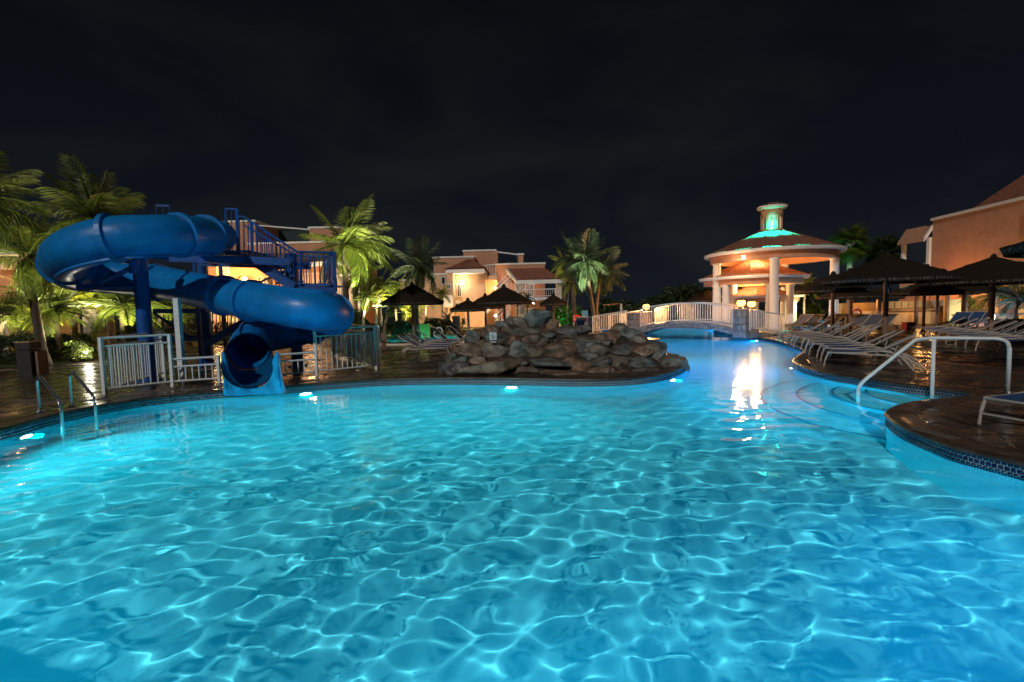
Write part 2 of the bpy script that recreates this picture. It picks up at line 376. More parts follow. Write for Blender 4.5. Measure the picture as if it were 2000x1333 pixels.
# pool lamps -------------------------------------------------------
lensm = emis('pool lamp lens', (.75, 1, 1), 26)
def pool_lamp(p, nrm, en, col, label, cone=165, z=-.36):
    p = Vector((p.x, p.y, z)); nrm = Vector((nrm.x, nrm.y, 0)).normalized()
    t = T('underwater_lamp', label, 'pool lamp', p, 'underwater lamps in the pool wall')
    b = MB(); b.tube([p, p + nrm * .04], .15, 20); b.build('lamp_ring', chrome, t)
    b = MB(); b.tube([p + nrm * .041, p + nrm * .055], [.115, .10], 20); b.build('lamp_lens', lensm, t)
    lo = lamp('SPOT', 'pool_lamp_light', p + nrm * .16, en, col, .09, p + nrm * 2 + Vector((0, 0, -.25)), cone)
    return t
def nearest(u, v):
    q = G(u, v, 0); i = int(np.argmin(np.hypot(oa[:, 0] - q.x, oa[:, 1] - q.y))); a = OUT[i - 1]; b = OUT[(i + 1) % ON]; t = (b - a).normalized()
    return Vector((OUT[i].x, OUT[i].y, 0)), Vector((-t.y, t.x, 0))
TEAL = (.0, .62, .72); CY = (.0, .56, .92); BL = (.0, .30, 1.0)
for (u, v, en, col, lab) in [
    (40, 846, 380, TEAL, 'glowing underwater lamp in the pool wall left of the steel ladder'),
    (590, 764, 600, TEAL, 'glowing underwater lamp in the pool wall just right of the slide exit'),
    (993, 751, 760, TEAL, 'glowing underwater lamp in the pool wall below the middle of the rocks'),
    (1312, 737, 620, CY, 'bright underwater lamp below the right tip of the rock pile'),
    (1549, 716, 600, BL, 'underwater lamp on the deck point beyond the pool steps'),
    (1733, 808, 360, CY, 'underwater lamp where the near round deck point meets the steps'),
    (1480, 665, 900, BL, 'underwater lamp in the right bank near the white ramp railing')]:
    p, nr = nearest(u, v); pool_lamp(p, nr, en, col, lab)
for (x, y, en, col, lab) in [(-7.5, 5.4, 260, TEAL, 'underwater lamp in the near left pool wall'), (-4.2, 1.6, 240, CY, 'underwater lamp in the near wall left of the camera'), (0.3, .95, 270, CY, 'underwater lamp in the near wall below the camera'), (4.4, 1.8, 180, BL, 'underwater lamp in the near wall right of the camera'),
                             (5.0, 3.5, 170, CY, 'underwater lamp in the right pool wall near the lounger'), (4.5, 30, 800, BL, 'underwater lamp in the left bank beyond the bridge'), (12.8, 31, 800, BL, 'underwater lamp in the right bank beyond the bridge'), (6.0, 20.5, 800, BL, 'underwater lamp in the channel wall behind the rocks'), (5.2, 15.5, 300, CY, 'underwater lamp in the channel wall at the back of the rock pile')]:
    i = int(np.argmin(np.hypot(oa[:, 0] - x, oa[:, 1] - y))); a = OUT[i - 1]; b = OUT[(i + 1) % ON]; t = (b - a).normalized()
    pool_lamp(Vector((OUT[i].x, OUT[i].y, 0)), Vector((-t.y, t.x, 0)), en, col, lab)
# small pools
pk = {'left': ((.05, .8, .75), 160), 'mid': ((0, .5, 1), 160), 'gaz': ((0, .55, 1), 140), 'gaz2': ((0, .6, 1), 160), 'right': ((0, .6, 1), 80)}
for nm, pl in POOLS:
    sh = shell(pl, .8, 'small_pool_basin')
    cx = sum(p.x for p in pl) / len(pl); cyy = sum(p.y for p in pl) / len(pl)
    b = MB(); b.add([(cx + (p.x - cx) * 1.01, cyy + (p.y - cyy) * 1.01, .04) for p in pl], [tuple(range(len(pl)))])
    o = b.build('small_pool_water', gl); struct(o)
    b = MB(); tb = [(p.x, p.y, DECK + .0) for p in pl] + [(pl[0].x, pl[0].y, DECK)]
    b.tube(tb, .09, 6, False); struct(b.build('small_pool_kerb', cream if nm == 'left' else copingm))
    c_, en = pk[nm]; lamp('POINT', 'small_pool_light', (cx, cyy, -.3), en * 2.6, c_, .1)

# ================================================================= FLAGSTONES (crazy paving, Voronoi cells)
def voro():
    sd = []; keep = []
    co_ = outward(OUT, .325); d = .17
    A = outward(OUT, .325 + d); B_ = outward(OUT, .325 - d)
    last = None
    for i in range(ON):
        if last is None or (A[i] - last).length > .48:
            if not inside(np.array([A[i].x]), np.array([A[i].y]), oa)[0]:
                sd.append((A[i].x, A[i].y)); keep.append(True); sd.append((B_[i].x, B_[i].y)); keep.append(False); last = A[i]
    grown = np.array([(p.x, p.y) for p in outward(OUT, .66)])
    s = .50; r = random.Random(3)
    y = -1.0
    while y < 24:
        x = -16.0
        while x < 17:
            xx = x + r.uniform(-.24, .24); yy = y + r.uniform(-.24, .24)
            P1 = np.array([xx]); P2 = np.array([yy])
            dmin = np.min(np.hypot(oa[:, 0] - xx, oa[:, 1] - yy))
            if not inside(P1, P2, oa)[0] and dmin > .72 and abs(xx) < 1.2 * max(yy, 0) + 3: sd.append((xx, yy)); keep.append(True)
            x += s
        y += s
    return sd, keep
sd, keep = voro()
kd = kdtree.KDTree(len(sd))
for i, p in enumerate(sd): kd.insert((p[0], p[1], 0), i)
kd.balance()
cells = []
for i, p in enumerate(sd):
    if not keep[i]: continue
    poly = [(p[0] - .7, p[1] - .7), (p[0] + .7, p[1] - .7), (p[0] + .7, p[1] + .7), (p[0] - .7, p[1] + .7)]
    for q, j, dist in kd.find_n((p[0], p[1], 0), 18)[1:]:
        if dist < 1e-4: continue
        mx_, my_ = (p[0] + q[0]) / 2, (p[1] + q[1]) / 2; nx_, ny_ = q[0] - p[0], q[1] - p[1]; ln = math.hypot(nx_, ny_); nx_ /= ln; ny_ /= ln
        mx_ -= nx_ * .012; my_ -= ny_ * .012; newp = []
        for k in range(len(poly)):
            a = poly[k - 1]; b = poly[k]; da = (a[0] - mx_) * nx_ + (a[1] - my_) * ny_; db = (b[0] - mx_) * nx_ + (b[1] - my_) * ny_
            if da <= 0: 
                newp.append(a)
            if (da < 0) != (db < 0) and abs(da - db) > 1e-9:
                t = da / (da - db); newp.append((a[0] + (b[0] - a[0]) * t, a[1] + (b[1] - a[1]) * t))
        poly = newp
        if len(poly) < 3: break
    if len(poly) >= 3: cells.append((math.hypot(*p) / (1.0 if p[1] > 3.5 and abs(p[0]) < 1.15 * p[1] else .05), p, poly))
cells.sort(key=lambda c: c[0])
rest = {k: ([], []) for k in range(5)}
for n_, (dd, p, poly) in enumerate(cells):
    r = random.random(); k = 4 if r < .045 else int(r * 997) % 4
    zt = DECK + random.uniform(-.004, .004); tx, ty = random.uniform(-.006, .006), random.uniform(-.006, .006); m = len(poly)
    cxx = sum(a[0] for a in poly) / m; cyy = sum(a[1] for a in poly) / m
    if n_ < 290:
        b = MB(); tp = [(a[0], a[1], zt + (a[0] - p[0]) * tx + (a[1] - p[1]) * ty - .007) for a in poly]
        inn = [(a[0] + (cxx - a[0]) * .05, a[1] + (cyy - a[1]) * .05, zt + (a[0] - p[0]) * tx + (a[1] - p[1]) * ty) for a in poly]; bt = [(a[0], a[1], DECK - .03) for a in poly]
        b.add(inn + tp + bt, [tuple(range(m))] + [(i, i + m, (i + 1) % m + m, (i + 1) % m) for i in range(m)] + [(i + m, i + 2 * m, (i + 1) % m + 2 * m, (i + 1) % m + m) for i in range(m)])
        b.build('flagstone', drystone if k == 4 else wetstone[k], ground)
    else:
        V_, F_ = rest[k]; o = len(V_); V_ += [(a[0], a[1], zt) for a in poly] + [(a[0], a[1], DECK - .03) for a in poly]
        F_.append(tuple(range(o, o + m))); F_ += [(o + i, o + m + i, o + m + (i + 1) % m, o + (i + 1) % m) for i in range(m)]
for k in range(5):
    b = MB(); b.v, b.f = rest[k]; stuff(b.build('flagstones', drystone if k == 4 else wetstone[k], ground))

# lawn patches
for pts in [[(-60, 22), (-17, 22), (-15.5, 26), (-9, 28), (-3, 30), (-3, 60), (-60, 60)], [(-16, 16.5), (-40, 16.5), (-40, 22), (-17, 22)], [(-3, 44), (9, 40), (16, 46), (60, 60), (-3, 60)]]:
    b = MB(); b.prism(pts, DECK - .1, DECK + .004); struct(b.build('lawn', grassm))
# ================================================================= WATER SLIDE
slide = T('water_slide', 'big blue enclosed spiral water slide with a flume mouth at the pool edge', 'water slide', G(290, 745))
cpx = [(402, 461, 12.5), (365, 460, 11.7), (305, 461, 11.0), (220, 466, 10.6), (150, 486, 10.7), (124, 510, 11.6), (150, 531, 13.2), (225, 541, 14.0), (310, 552, 13.8), (400, 570, 13.0),
       (490, 588, 12.1), (580, 603, 11.5), (640, 611, 11.8), (652, 622, 13.2), (610, 638, 14.2), (556, 648, 14.2), (514, 654, 13.5), (492, 667, 12.5), (486, 686, 11.6)]
cp = [D(*c) for c in cpx]; path = spl(cp, 7)
TR = .46
secs = [0, 7 * 1 + 2, 7 * 3, 7 * 5 + 2, 7 * 8, 7 * 9 + 3, 7 * 10, 7 * 12 + 2, 7 * 14, 7 * 16, len(path) - 1]
def ringm(b, i, r0=TR - .01, r1=TR + .07, w_=.05):
    t = (path[min(i + 1, len(path) - 1)] - path[max(i - 1, 0)]).normalized(); P = path[i]
    b.tube([P - t * w_, P - t * w_, P + t * w_, P + t * w_], [r0, r1, r1, r0], 28, False)
for a, b_ in zip(secs[:-1], secs[1:]):
    b = MB(); b.tube(path[a:b_ + 1], TR, 32, False); b.tube([p for p in path[a:b_ + 1]][::-1], TR - .03, 32, False)
    o = b.build('tube_section', slidem, slide, True)
    f = MB(); ringm(f, a); f.build('joint_flange', flangem, o)
    for ang in (rad(68), rad(248)):
        s_ = MB(); seg = path[a:b_ + 1]; ps = []
        vs = []
        for i, P in enumerate(seg):
            t = (path[min(a + i + 1, len(path) - 1)] - path[max(a + i - 1, 0)]).normalized(); h = t.cross(Vector((0, 0, 1))).normalized(); u_ = h.cross(t).normalized()
            side = h * math.cos(ang) + u_ * math.sin(ang); nn = h * -math.sin(ang) + u_ * math.cos(ang)
            for q in (side * (TR - .01) - nn * .02, side * (TR + .06) - nn * .02, side * (TR + .06) + nn * .02, side * (TR - .01) + nn * .02): vs.append(P + q)
        m = len(seg); s_.add(vs, [(i * 4 + k, i * 4 + (k + 1) % 4, (i + 1) * 4 + (k + 1) % 4, (i + 1) * 4 + k) for i in range(m - 1) for k in range(4)] + [(3, 2, 1, 0), (m * 4 - 4, m * 4 - 3, m * 4 - 2, m * 4 - 1)])
        s_.build('seam_flange', flangem, o)
b = MB(); h0 = D(404, 461, 12.55); h1 = D(436, 462, 13.3); b.tube([h0, h1], [TR * .86, TR * .8], 28, False); b.tube([h1, h0], [TR * .77, TR * .83], 28, False); b.build('entry_throat', slidem, slide, True)
# open flume down to the pool and its face plate
fp = spl([D(486, 680, 11.9), D(485, 694, 11.1), D(485, 706, 10.45), D(486, 713, 9.98)], 6)
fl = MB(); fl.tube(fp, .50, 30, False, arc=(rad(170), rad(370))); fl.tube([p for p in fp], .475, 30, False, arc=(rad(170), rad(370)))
fl.build('open_flume', slideshade, slide, True)
PW = D(487, 714, 9.96)
fx = Vector((1, -.06, 0)).normalized(); fz = Vector((0, -.12, 1)).normalized()
fn = fx.cross(fz).normalized()
plate = MB(); inner = [PW + fx * (.50 * math.cos(a)) + fz * (.50 * math.sin(a)) for a in [rad(172 + 196 * k / 26) for k in range(27)]]
tl, bl_, br, tr_ = (-.53, .28), (-.66, -.66), (.69, -.62), (.60, .28)
def per(t):
    pts = [tl, bl_, br, tr_]; lens = [math.dist(pts[i], pts[i + 1]) for i in range(3)]; s = t * sum(lens)
    for i in range(3):
        if s <= lens[i] + 1e-9: q = s / lens[i]; return pts[i][0] + (pts[i + 1][0] - pts[i][0]) * q, pts[i][1] + (pts[i + 1][1] - pts[i][1]) * q
        s -= lens[i]
    return pts[3]
outer = []
for k in range(27): x, z = per(k / 26); outer.append(PW + fx * x + fz * z)
m = 27; vs = [p + fn * -.0 for p in inner + outer] + [p - fn * .05 for p in inner + outer]
q = []
for i in range(m - 1): q += [(i, i + 1, m + i + 1, m + i), (2 * m + i, 3 * m + i, 3 * m + i + 1, 2 * m + i + 1), (m + i, m + i + 1, 3 * m + i + 1, 3 * m + i), (i, 2 * m + i, 2 * m + i + 1, i + 1)]
plate.add(vs, q); cdir = D(486, 702, 11.0) - PW; cdir.z = 0; cdir = cdir.normalized() * .9
plate.build('exit_plate', mat('teal blue fibreglass', (.012, .27, .52), .35, .35, 6, .1, 20), slide)
for sx, (xa, xb) in ((-1, (-.53, -.55)), (1, (.60, .62))):
    s_ = MB(); a = PW + fx * xa; q4 = [a + fz * .28, a + fz * -.5, a + fz * -.5 + cdir, a + fz * .12 + cdir]
    s_.add(q4 + [p + fx * .04 * sx for p in q4], [(0, 1, 2, 3), (7, 6, 5, 4), (0, 4, 5, 1), (3, 2, 6, 7), (0, 3, 7, 4)]); s_.build('side_cheek', slidem, slide)
# supports
def column(base, topz, r, name='support_column', parent=slide, m=steelblue, lean=(0, 0)):
    b = MB(); top = Vector((base.x + lean[0], base.y + lean[1], topz)); b.tube([base, top], r, 24); b.tube([base, base + Vector((0, 0, .05))], r * 1.7, 24)
    o = b.build(name, m, parent, False); return top
def bar(p, q, r, name, parent=slide, m=steelblue, n=8):
    b = MB(); b.tube([p, q], r, n); return b.build(name, m, parent)
c1 = G(291, 744); t1 = column(c1, D(272, 498, c1.y).z, .16)
c2 = G(408, 712); column(c2, D(396, 514, c2.y).z, .15)
c3 = G(581, 716); column(c3, D(574, 497, c3.y).z, .165)
bar(D(280, 560, 11.9), D(152, 562, 11.9), .07, 'support_arm'); bar(D(258, 523, 11.6), D(195, 554, 11.7), .06, 'support_brace'); bar(D(155, 548, 11.9), D(155, 565, 11.9), .06, 'saddle_post'); bar(D(262, 508, 11.6), D(262, 535, 11.6), .10, 'saddle_post')
bar(D(263, 515, 11.6), D(215, 505, 11.6), .045, 'support_brace')
bar(D(574, 642, 12.9), D(512, 638, 12.9), .07, 'support_arm'); bar(D(515, 628, 12.9), D(515, 648, 12.9), .06, 'saddle_post')
bar(D(581, 660, 12.9), D(640, 652, 12.9), .07, 'support_arm')
b = MB(); wp = G(357, 748); b.box(wp + Vector((0, 0, (D(347, 583, wp.y).z - .15) / 2)), (.12, .12, D(347, 583, wp.y).z - .15)); b.build('drain_pipe', whitem, slide)
# ---------------- slide tower: platform, stairs, landing
tower = T('slide_tower', 'blue steel stair tower with platform and railings behind the slide', 'stair tower', G(470, 700))
def beam(p, q, w_, h_, name, parent=tower, m=steelblue):
    p = Vector(p); q = Vector(q); d = (q - p); ln = d.length; x = d.normalized(); z = Vector((0, 0, 1)); y = z.cross(x).normalized(); z = x.cross(y)
    Mx = Matrix((x, y, z)).transposed(); b = MB(); b.box((p + q) / 2, (ln, w_, h_), 0, Mx); return b.build(name, m, parent)
PZ = D(450, 504, 13.2).z; Pa = D(330, 504, 12.6); Pb = D(566, 512, 13.2)
for dy in (0, 1.3): beam(Pa + Vector((0, dy, 0)), Pb + Vector((0, dy, 0)), .10, .20, 'platform_beam')
for k in range(5):
    t = k / 4; p = Pa.lerp(Pb, t * .75 + .12); beam(p, p + Vector((0, 1.3, 0)), .10, .12, 'joist')
dk = MB(); a = D(408, 500, 13.1); dk.box(((a.x + D(474, 500, 13.1).x) / 2, 13.9, PZ + .16), (1.15, 1.5, .06)); dk.build('platform_deck', steelblue, tower)
pick = MB(); pick.box((0, 0, .5), (.026, .026, 1)); PK = {}
def railing(top, bot, sp, parent, m, pr=.013, rt=.03, rb=.022, kinds=('top_rail', 'bottom_rail', 'picket'), post=None, post_r=.03, square=False, mid=None):
    """top/bot: lists of matching points."""
    b = MB(); b.tube(top, rt, 8); b.build(kinds[0], m, parent)
    if mid is not None:
        b = MB(); b.tube([t_.lerp(b_, mid) for t_, b_ in zip(top, bot)], rb, 8); b.build('mid_rail', m, parent)
    b = MB(); b.tube(bot, rb, 8); b.build(kinds[1], m, parent)
    L_ = [0]; 
    for a, c in zip(bot[:-1], bot[1:]): L_.append(L_[-1] + (Vector(c) - Vector(a)).length)
    n = max(2, int(L_[-1] / sp)); key = (round(pr, 3), m.name)
    if key not in PK:
        pm = MB(); pm.tube([(0, 0, 0), (0, 0, 1)], pr, 6); me_o = pm.build('picket', m); PK[key] = me_o.data; bpy.data.objects.remove(me_o)
    off = Vector((0, 0, 0)); p = parent
    while p: off += p.location; p = p.parent
    for k in range(n + 1):
        s = L_[-1] * k / n; i = min(max(0, int(np.searchsorted(L_, s, 'right')) - 1), len(bot) - 2); t = (s - L_[i]) / max(1e-6, L_[i + 1] - L_[i])
        p0 = Vector(bot[i]).lerp(Vector(bot[i + 1]), t); tt = Vector(top[i]).lerp(Vector(top[i + 1]), t)
        if mid is not None: tt = tt.lerp(p0, mid)
        o = bpy.data.objects.new('picket', PK[key]); C.objects.link(o); o.parent = parent; o.location = p0 - off
        o.scale = (1, 1, 1); dz = tt - p0; o.scale = (1, 1, dz.length)
        if abs(dz.x) + abs(dz.y) > .01: o.rotation_euler = dz.to_track_quat('Z', 'Y').to_euler()
# gate frame on the platform, stair rails (two sides), landing cage
def rail_px(pts_top, pts_bot, sp, parent, m=steelblue, **k): railing([D(*a) for a in pts_top], [D(*a) for a in pts_bot], sp, parent, m, **k)
rail_px([(441, 409, 13.2), (463, 409, 13.2)], [(443, 496, 13.2), (465, 497, 13.2)], .22, tower, post_r=.03)
bar(D(463, 408, 13.2), D(466, 499, 13.2), .055, 'post', tower); bar(D(441, 408, 13.2), D(443, 498, 13.2), .035, 'post', tower)
rail_px([(305, 402, 14.6), (331, 402, 14.6)], [(306, 428, 14.6), (332, 428, 14.6)], .2, tower)
rail_px([(425, 434, 14.4), (443, 434, 14.4)], [(425, 490, 14.4), (443, 490, 14.4)], .14, tower)
rail_px([(465, 424, 13.15), (476, 424, 13.15), (580, 492, 13.3), (654, 494, 13.6)], [(467, 498, 13.15), (477, 498, 13.15), (583, 556, 13.3), (655, 557, 13.6)], .13, tower, pr=.014)
rail_px([(476, 440, 14.3), (580, 500, 14.4), (632, 502, 14.4)], [(478, 498, 14.3), (582, 555, 14.4), (634, 555, 14.4)], .13, tower, pr=.014)
rail_px([(632, 506, 14.4), (655, 494, 13.4)], [(634, 555, 14.4), (657, 561, 13.4)], .13, tower, pr=.014)
bar(D(587, 494, 13.3), D(588, 560, 13.3), .04, 'post', tower); bar(D(652, 494, 13.4), D(655, 562, 13.4), .05, 'post', tower); bar(D(490, 432, 13.2), D(492, 498, 13.2), .03, 'post', tower)
beam(D(586, 566, 13.3), D(656, 568, 13.4), .1, .16, 'landing_beam'); b = MB(); lz = D(620, 560, 13.9).z
b.box(((D(586, 560, 13.9).x + D(656, 560, 13.9).x) / 2, 13.9, lz), (1.1, 1.1, .05)); b.build('landing_deck', steelblue, tower)
beam(D(634, 566, 14.4), D(656, 566, 13.4), .08, .14, 'landing_beam')
for Y_ in (13.3, 14.3):
    beam(D(496, 512, Y_), D(574, 562, Y_), .07, .22, 'stair_stringer')
for k in range(6):
    p = D(500 + k * 14, 514 + k * 9, 13.35); b = MB(); b.box(p + Vector((0, .5, .04)), (.26, .95, .035)); b.build('tread', steelblue, tower)
# lower flight to the left and down
for Y_ in (14.6, 15.6):
    beam(D(585, 566, Y_), D(405, 672, Y_), .07, .22, 'stair_stringer')
for k in range(12):
    p = D(580 - k * 15, 569 + k * 8.8, 14.65); b = MB(); b.box(p + Vector((0, .5, .04)), (.26, .95, .035)); b.build('tread', steelblue, tower)
rail_px([(575, 520, 14.6), (408, 598, 14.6)], [(575, 566, 14.6), (408, 664, 14.6)], .13, tower, pr=.014)
for (u, v0, v1, Y_) in [(380, 512, 700, 14.8), (397, 512, 700, 16.0), (566, 540, 700, 14.6), (430, 512, 690, 15.2)]: bar(D(u, v0, Y_), Vector((D(u, v0, Y_).x, Y_, DECK)), .06, 'post', tower)
beam(D(300, 608, 14.9), D(404, 608, 14.9), .06, .14, 'brace_beam'); beam(D(300, 662, 14.9), D(404, 660, 14.9), .06, .16, 'brace_beam')
bar(D(300, 612, 14.8), D(372, 660, 14.8), .04, 'diagonal_brace', tower); bar(D(345, 575, 15.2), D(352, 690, 15.2), .05, 'post', tower)
bar(D(540, 555, 13.6), D(596, 512, 13.6), .03, 'diagonal_brace', tower); bar(D(515, 515, 13.6), D(566, 545, 13.6), .03, 'diagonal_brace', tower)
beam(D(268, 500, 11.9), D(330, 504, 12.6), .08, .1, 'platform_beam')

# ================================================================= WHITE FENCES round the slide
def fence_run(p, q, htop, label, sp=.125, post_ends=(1, 1), gap=.17):
    p = Vector(p); q = Vector(q); f = T('white_fence', label, 'fence', (p.x, p.y, DECK), 'white picket fence panels round the slide')
    z = lambda P, h: Vector((P.x, P.y, DECK + h))
    railing([z(p, htop - gap), z(q, htop - gap)], [z(p, .12), z(q, .12)], sp, f, whitem, pr=.016, rt=.022, rb=.022, kinds=('upper_rail', 'bottom_rail', 'picket'))
    b = MB(); b.tube([z(p, htop), z(q, htop)], .026, 8); b.build('top_rail', whitem, f)
    for on, P in zip(post_ends, (p, q)):
        if on: b = MB(); b.box((P.x, P.y, DECK + (htop + .02) / 2), (.065, .065, htop + .02)); b.build('post', whitem, f)
    return f
FA = G(205, 771); FB = G(338, 756); FC = G(429, 749); FD = G(547, 742); FE = G(619, 735); FG = G(735, 722)
fh = 1.17
fence_run(FA, FB, fh, 'tall white fence panel facing the pool at the far left of the slide')
fence_run(FB, FC, .62, 'low white fence panel between the tall left panel and the slide mouth', post_ends=(0, 1))
fence_run(FD, FE, .60, 'low white fence panel right of the slide mouth', post_ends=(1, 0))
fence_run(FE, FG, fh, 'tall white fence panel facing the pool on the right of the slide')
fence_run(FA + Vector((.05, .1, 0)), Vector((-9.15, 12.6, 0)), fh, 'white fence panel running back from the left corner post', post_ends=(0, 1))
fence_run(FG + Vector((.06, .12, 0)), Vector((-6.3, 17.0, 0)), fh, 'white fence panel running back from the right corner post', sp=.14, post_ends=(1, 1))
# ================================================================= LADDER
lad = T('pool_ladder', 'stainless steel pool ladder with two curved grab rails at the left edge', 'ladder', G(108, 800))
hoops = []
for (d0, w0) in (((78, 805), (124, 836)), ((141, 794), (190, 823))):
    A = G(*d0); W = G(w0[0], w0[1], 0); dr = (W - A); dr.z = 0; dr.normalize(); h = .62
    W2 = W - dr * .05
    pts = [A, A + Vector((0, 0, h * .8)), A + dr * .06 + Vector((0, 0, h * .96)), A + dr * .17 + Vector((0, 0, h)), A + dr * .30 + Vector((0, 0, h * .93))]
    dist = (W2 - A).length
    pts += [A + dr * (dist - .12) + Vector((0, 0, .30)), A + dr * (dist - .02) + Vector((0, 0, .16)), A + dr * dist + Vector((0, 0, -.05)), A + dr * dist + Vector((0, 0, -1.05))]
    b = MB(); b.tube(spl(pts, 6), .024, 12); b.build('grab_rail', chrome, lad, True); b = MB(); b.lathe([(.024, .03), (.06, .02), (.065, .0)], A, 16); b.build('base_flange', chrome, lad, True)
    hoops.append(A + dr * dist)
for z in (-.16, -.40, -.64, -.88):
    b = MB(); p, q = hoops; d = (q - p).normalized(); n_ = Vector((-d.y, d.x, 0))
    b.box(((p.x + q.x) / 2, (p.y + q.y) / 2, z), ((q - p).length, .09, .025), math.atan2(d.y, d.x)); b.build('step', chrome, lad)
# ================================================================= HANDRAIL right
HA = G(1968, 766); HB = G(1820, 777, -.02); HC = G(1676, 774, 0)
hr = T('pool_handrail', 'white bent tube handrail over the pool steps at the right', 'handrail', HA)
hz = DECK + .885
Bt = Vector((HB.x, HB.y, hz - .0)); At = Vector((HA.x, HA.y, hz)); dAB = (Bt - At).normalized(); dBC = (HC - HB); dBC.z = 0; dBC.normalize()
K = Bt + dBC * .28 + Vector((0, 0, -.02)); Cc = Vector((HC.x, HC.y, .20))
pts = [Vector((HA.x, HA.y, DECK)), At + Vector((0, 0, -.16)), At + dAB * .03 + Vector((0, 0, -.05)), At + dAB * .14, Bt, K, Cc - (Cc - K).normalized() * .12, Cc + Vector((0, 0, -.04)), Vector((HC.x, HC.y, -.55))]
def rounded(pts, r=.06, n=4):
    out = [pts[0]]
    for i in range(1, len(pts) - 1):
        a, p, c = pts[i - 1], pts[i], pts[i + 1]; da = min(r, (a - p).length * .45); dc = min(r, (c - p).length * .45)
        p0 = p + (a - p).normalized() * da; p1 = p + (c - p).normalized() * dc
        for k in range(n + 1): t = k / n; out.append(p0.lerp(p, t).lerp(p.lerp(p1, t), t))
    return out + [pts[-1]]
b = MB(); b.tube(rounded(pts), .030, 14); b.build('rail_tube', whitem, hr, True)
b = MB(); b.tube([Bt, Vector((HB.x, HB.y, -.6))], .030, 14); b.build('middle_post', whitem, hr, True)
b = MB(); b.lathe([(.03, .03), (.075, .015), (.08, 0)], HA, 20); b.build('base_flange', chrome, hr, True)

# ================================================================= ROCKS
rk = T('rock_formation', 'pile of brown and grey boulders on the peninsula in the middle of the pool', 'rocks', G(1100, 742))
RL = [(740,190,180,130),(620,210,120,90),(880,235,95,100),(980,270,145,100),(540,200,90,75),(470,225,95,70),(400,262,100,75),(330,300,120,80),(250,325,130,90),(700,272,160,60),(600,282,90,60),(520,262,70,90),(820,290,90,60),
(1090,262,130,60),(1100,340,230,56),(840,305,110,60),(700,342,120,70),(570,332,100,60),(460,335,110,90),(790,352,90,75),(410,330,80,90),(230,415,210,100),(160,440,90,80),(90,480,90,95),(440,430,170,125),(600,435,155,170),(740,440,140,115),(920,425,250,145),(1080,400,125,85),(1210,430,160,125),(1140,372,140,60),(1260,335,105,100),(1330,325,105,115),(1425,420,170,105),(1395,252,115,75),(1470,292,130,95),(1545,345,120,90),(1565,430,190,95),(1665,412,165,95),(1285,380,90,65),
(170,502,120,64),(285,500,120,60),(380,572,410,122),(110,580,180,105),(670,582,150,75),(870,522,300,62),(880,622,350,72),(1080,560,150,115),(1250,522,180,95),(1405,522,190,105),(1565,530,210,85),(1225,612,160,105),(1430,622,170,75),(1600,612,230,92),(1790,540,170,150),(1885,560,110,115),(1900,505,60,55),(1740,505,110,70),(30,560,70,90),(600,530,130,50),(1705,462,100,75),(1340,600,60,110),(1030,500,90,60),(520,520,120,60),(1760,610,120,50),(1160,480,90,60),(330,375,90,60),(1000,360,110,60),(930,350,90,50)]
def rock_mesh(c, sx, sy, sz, seed, boxy=.55):
    r = np.random.RandomState(seed); n = 15
    V = []; 
    bm = bmesh.new(); bmesh.ops.create_icosphere(bm, subdivisions=4, radius=1)
    P = np.array([v.co[:] for v in bm.verts]); Fc = [tuple(v.index for v in f.verts) for f in bm.faces]; bm.free()
    P = P / np.maximum(np.max(np.abs(P), 1, keepdims=True), .55) ** .72
    d = np.zeros(len(P))
    for k in range(16):
        dr = r.normal(size=3); dr /= np.linalg.norm(dr); cut = r.uniform(.62, .92); s = P @ dr; ex = np.maximum(0, s - cut); P -= ex[:, None] * dr * .93
    nn = P / np.linalg.norm(P, axis=1, keepdims=True)
    for k in range(26):
        dr = r.normal(size=3) * np.exp(r.uniform(.4, 2.6)); d += np.sin(P @ dr + r.uniform(0, 6.28)) / (2.5 + np.linalg.norm(dr)) * .10
    P = P + nn * d[:, None]; P = P * np.array([sx, sy, sz])
    t = r.uniform(-.12, .12); R = np.array([[math.cos(t), 0, -math.sin(t)], [0, 1, 0], [math.sin(t), 0, math.cos(t)]]); P = P @ R.T
    return P + np.array(c), Fc
def rdepth(u, v): return 11.25 + max(0, (742 - v)) / 130 * 2.7 + max(0, (u - 1285) / 50) * .8 + max(0, (900 - u) / 40) * .25
for i, (x, y, w_, h_) in enumerate(RL):
    u, v = 860 + x / 4, 580 + y / 4; Y_ = rdepth(u, v); k = Y_ / F
    c = D(u, v, Y_ + .20); sx = w_ / 4 * k / 2 * 1.42; sz = h_ / 4 * k / 2 * 1.36; sy = max(.24, min(.5, sx * .8))
    P, Fc = rock_mesh(c, sx, sy, sz, 100 + i)
    npmesh('rock', P, Fc, rocks_m[(i * 7 + i // 5) % 6], rk, True)
prof_top = [(868, 735), (880, 715), (905, 685), (930, 662), (960, 645), (990, 630), (1010, 620), (1045, 616), (1075, 628), (1110, 640), (1150, 650), (1190, 650), (1215, 640), (1240, 650), (1270, 672), (1300, 690), (1320, 710), (1334, 722)]
cv = []; cols = 60; rows_ = 26
for i in range(cols):
    u = 868 + (1330 - 868) * i / (cols - 1); vt = float(np.interp(u, [p[0] for p in prof_top], [p[1] for p in prof_top])) + 4
    for j in range(rows_):
        if j < 18:
            v = 744 + (vt - 744) * j / 17; p = D(u, v, rdepth(u, v) + .17)
        else:
            q_ = D(u, vt, rdepth(u, vt) + .17); t = (j - 17) / 8; p = Vector((q_.x, q_.y + 1.6 * t, q_.z * (1 - t) ** 1.2 + .1 * t))
        if j == 0: p.z = .1
        nn = .07 * math.sin(p.x * 9 + j) * math.cos(p.z * 11 + i * .7); cv.append((p.x, p.y + nn, max(p.z, .1) + (nn * .5 if j else 0)))
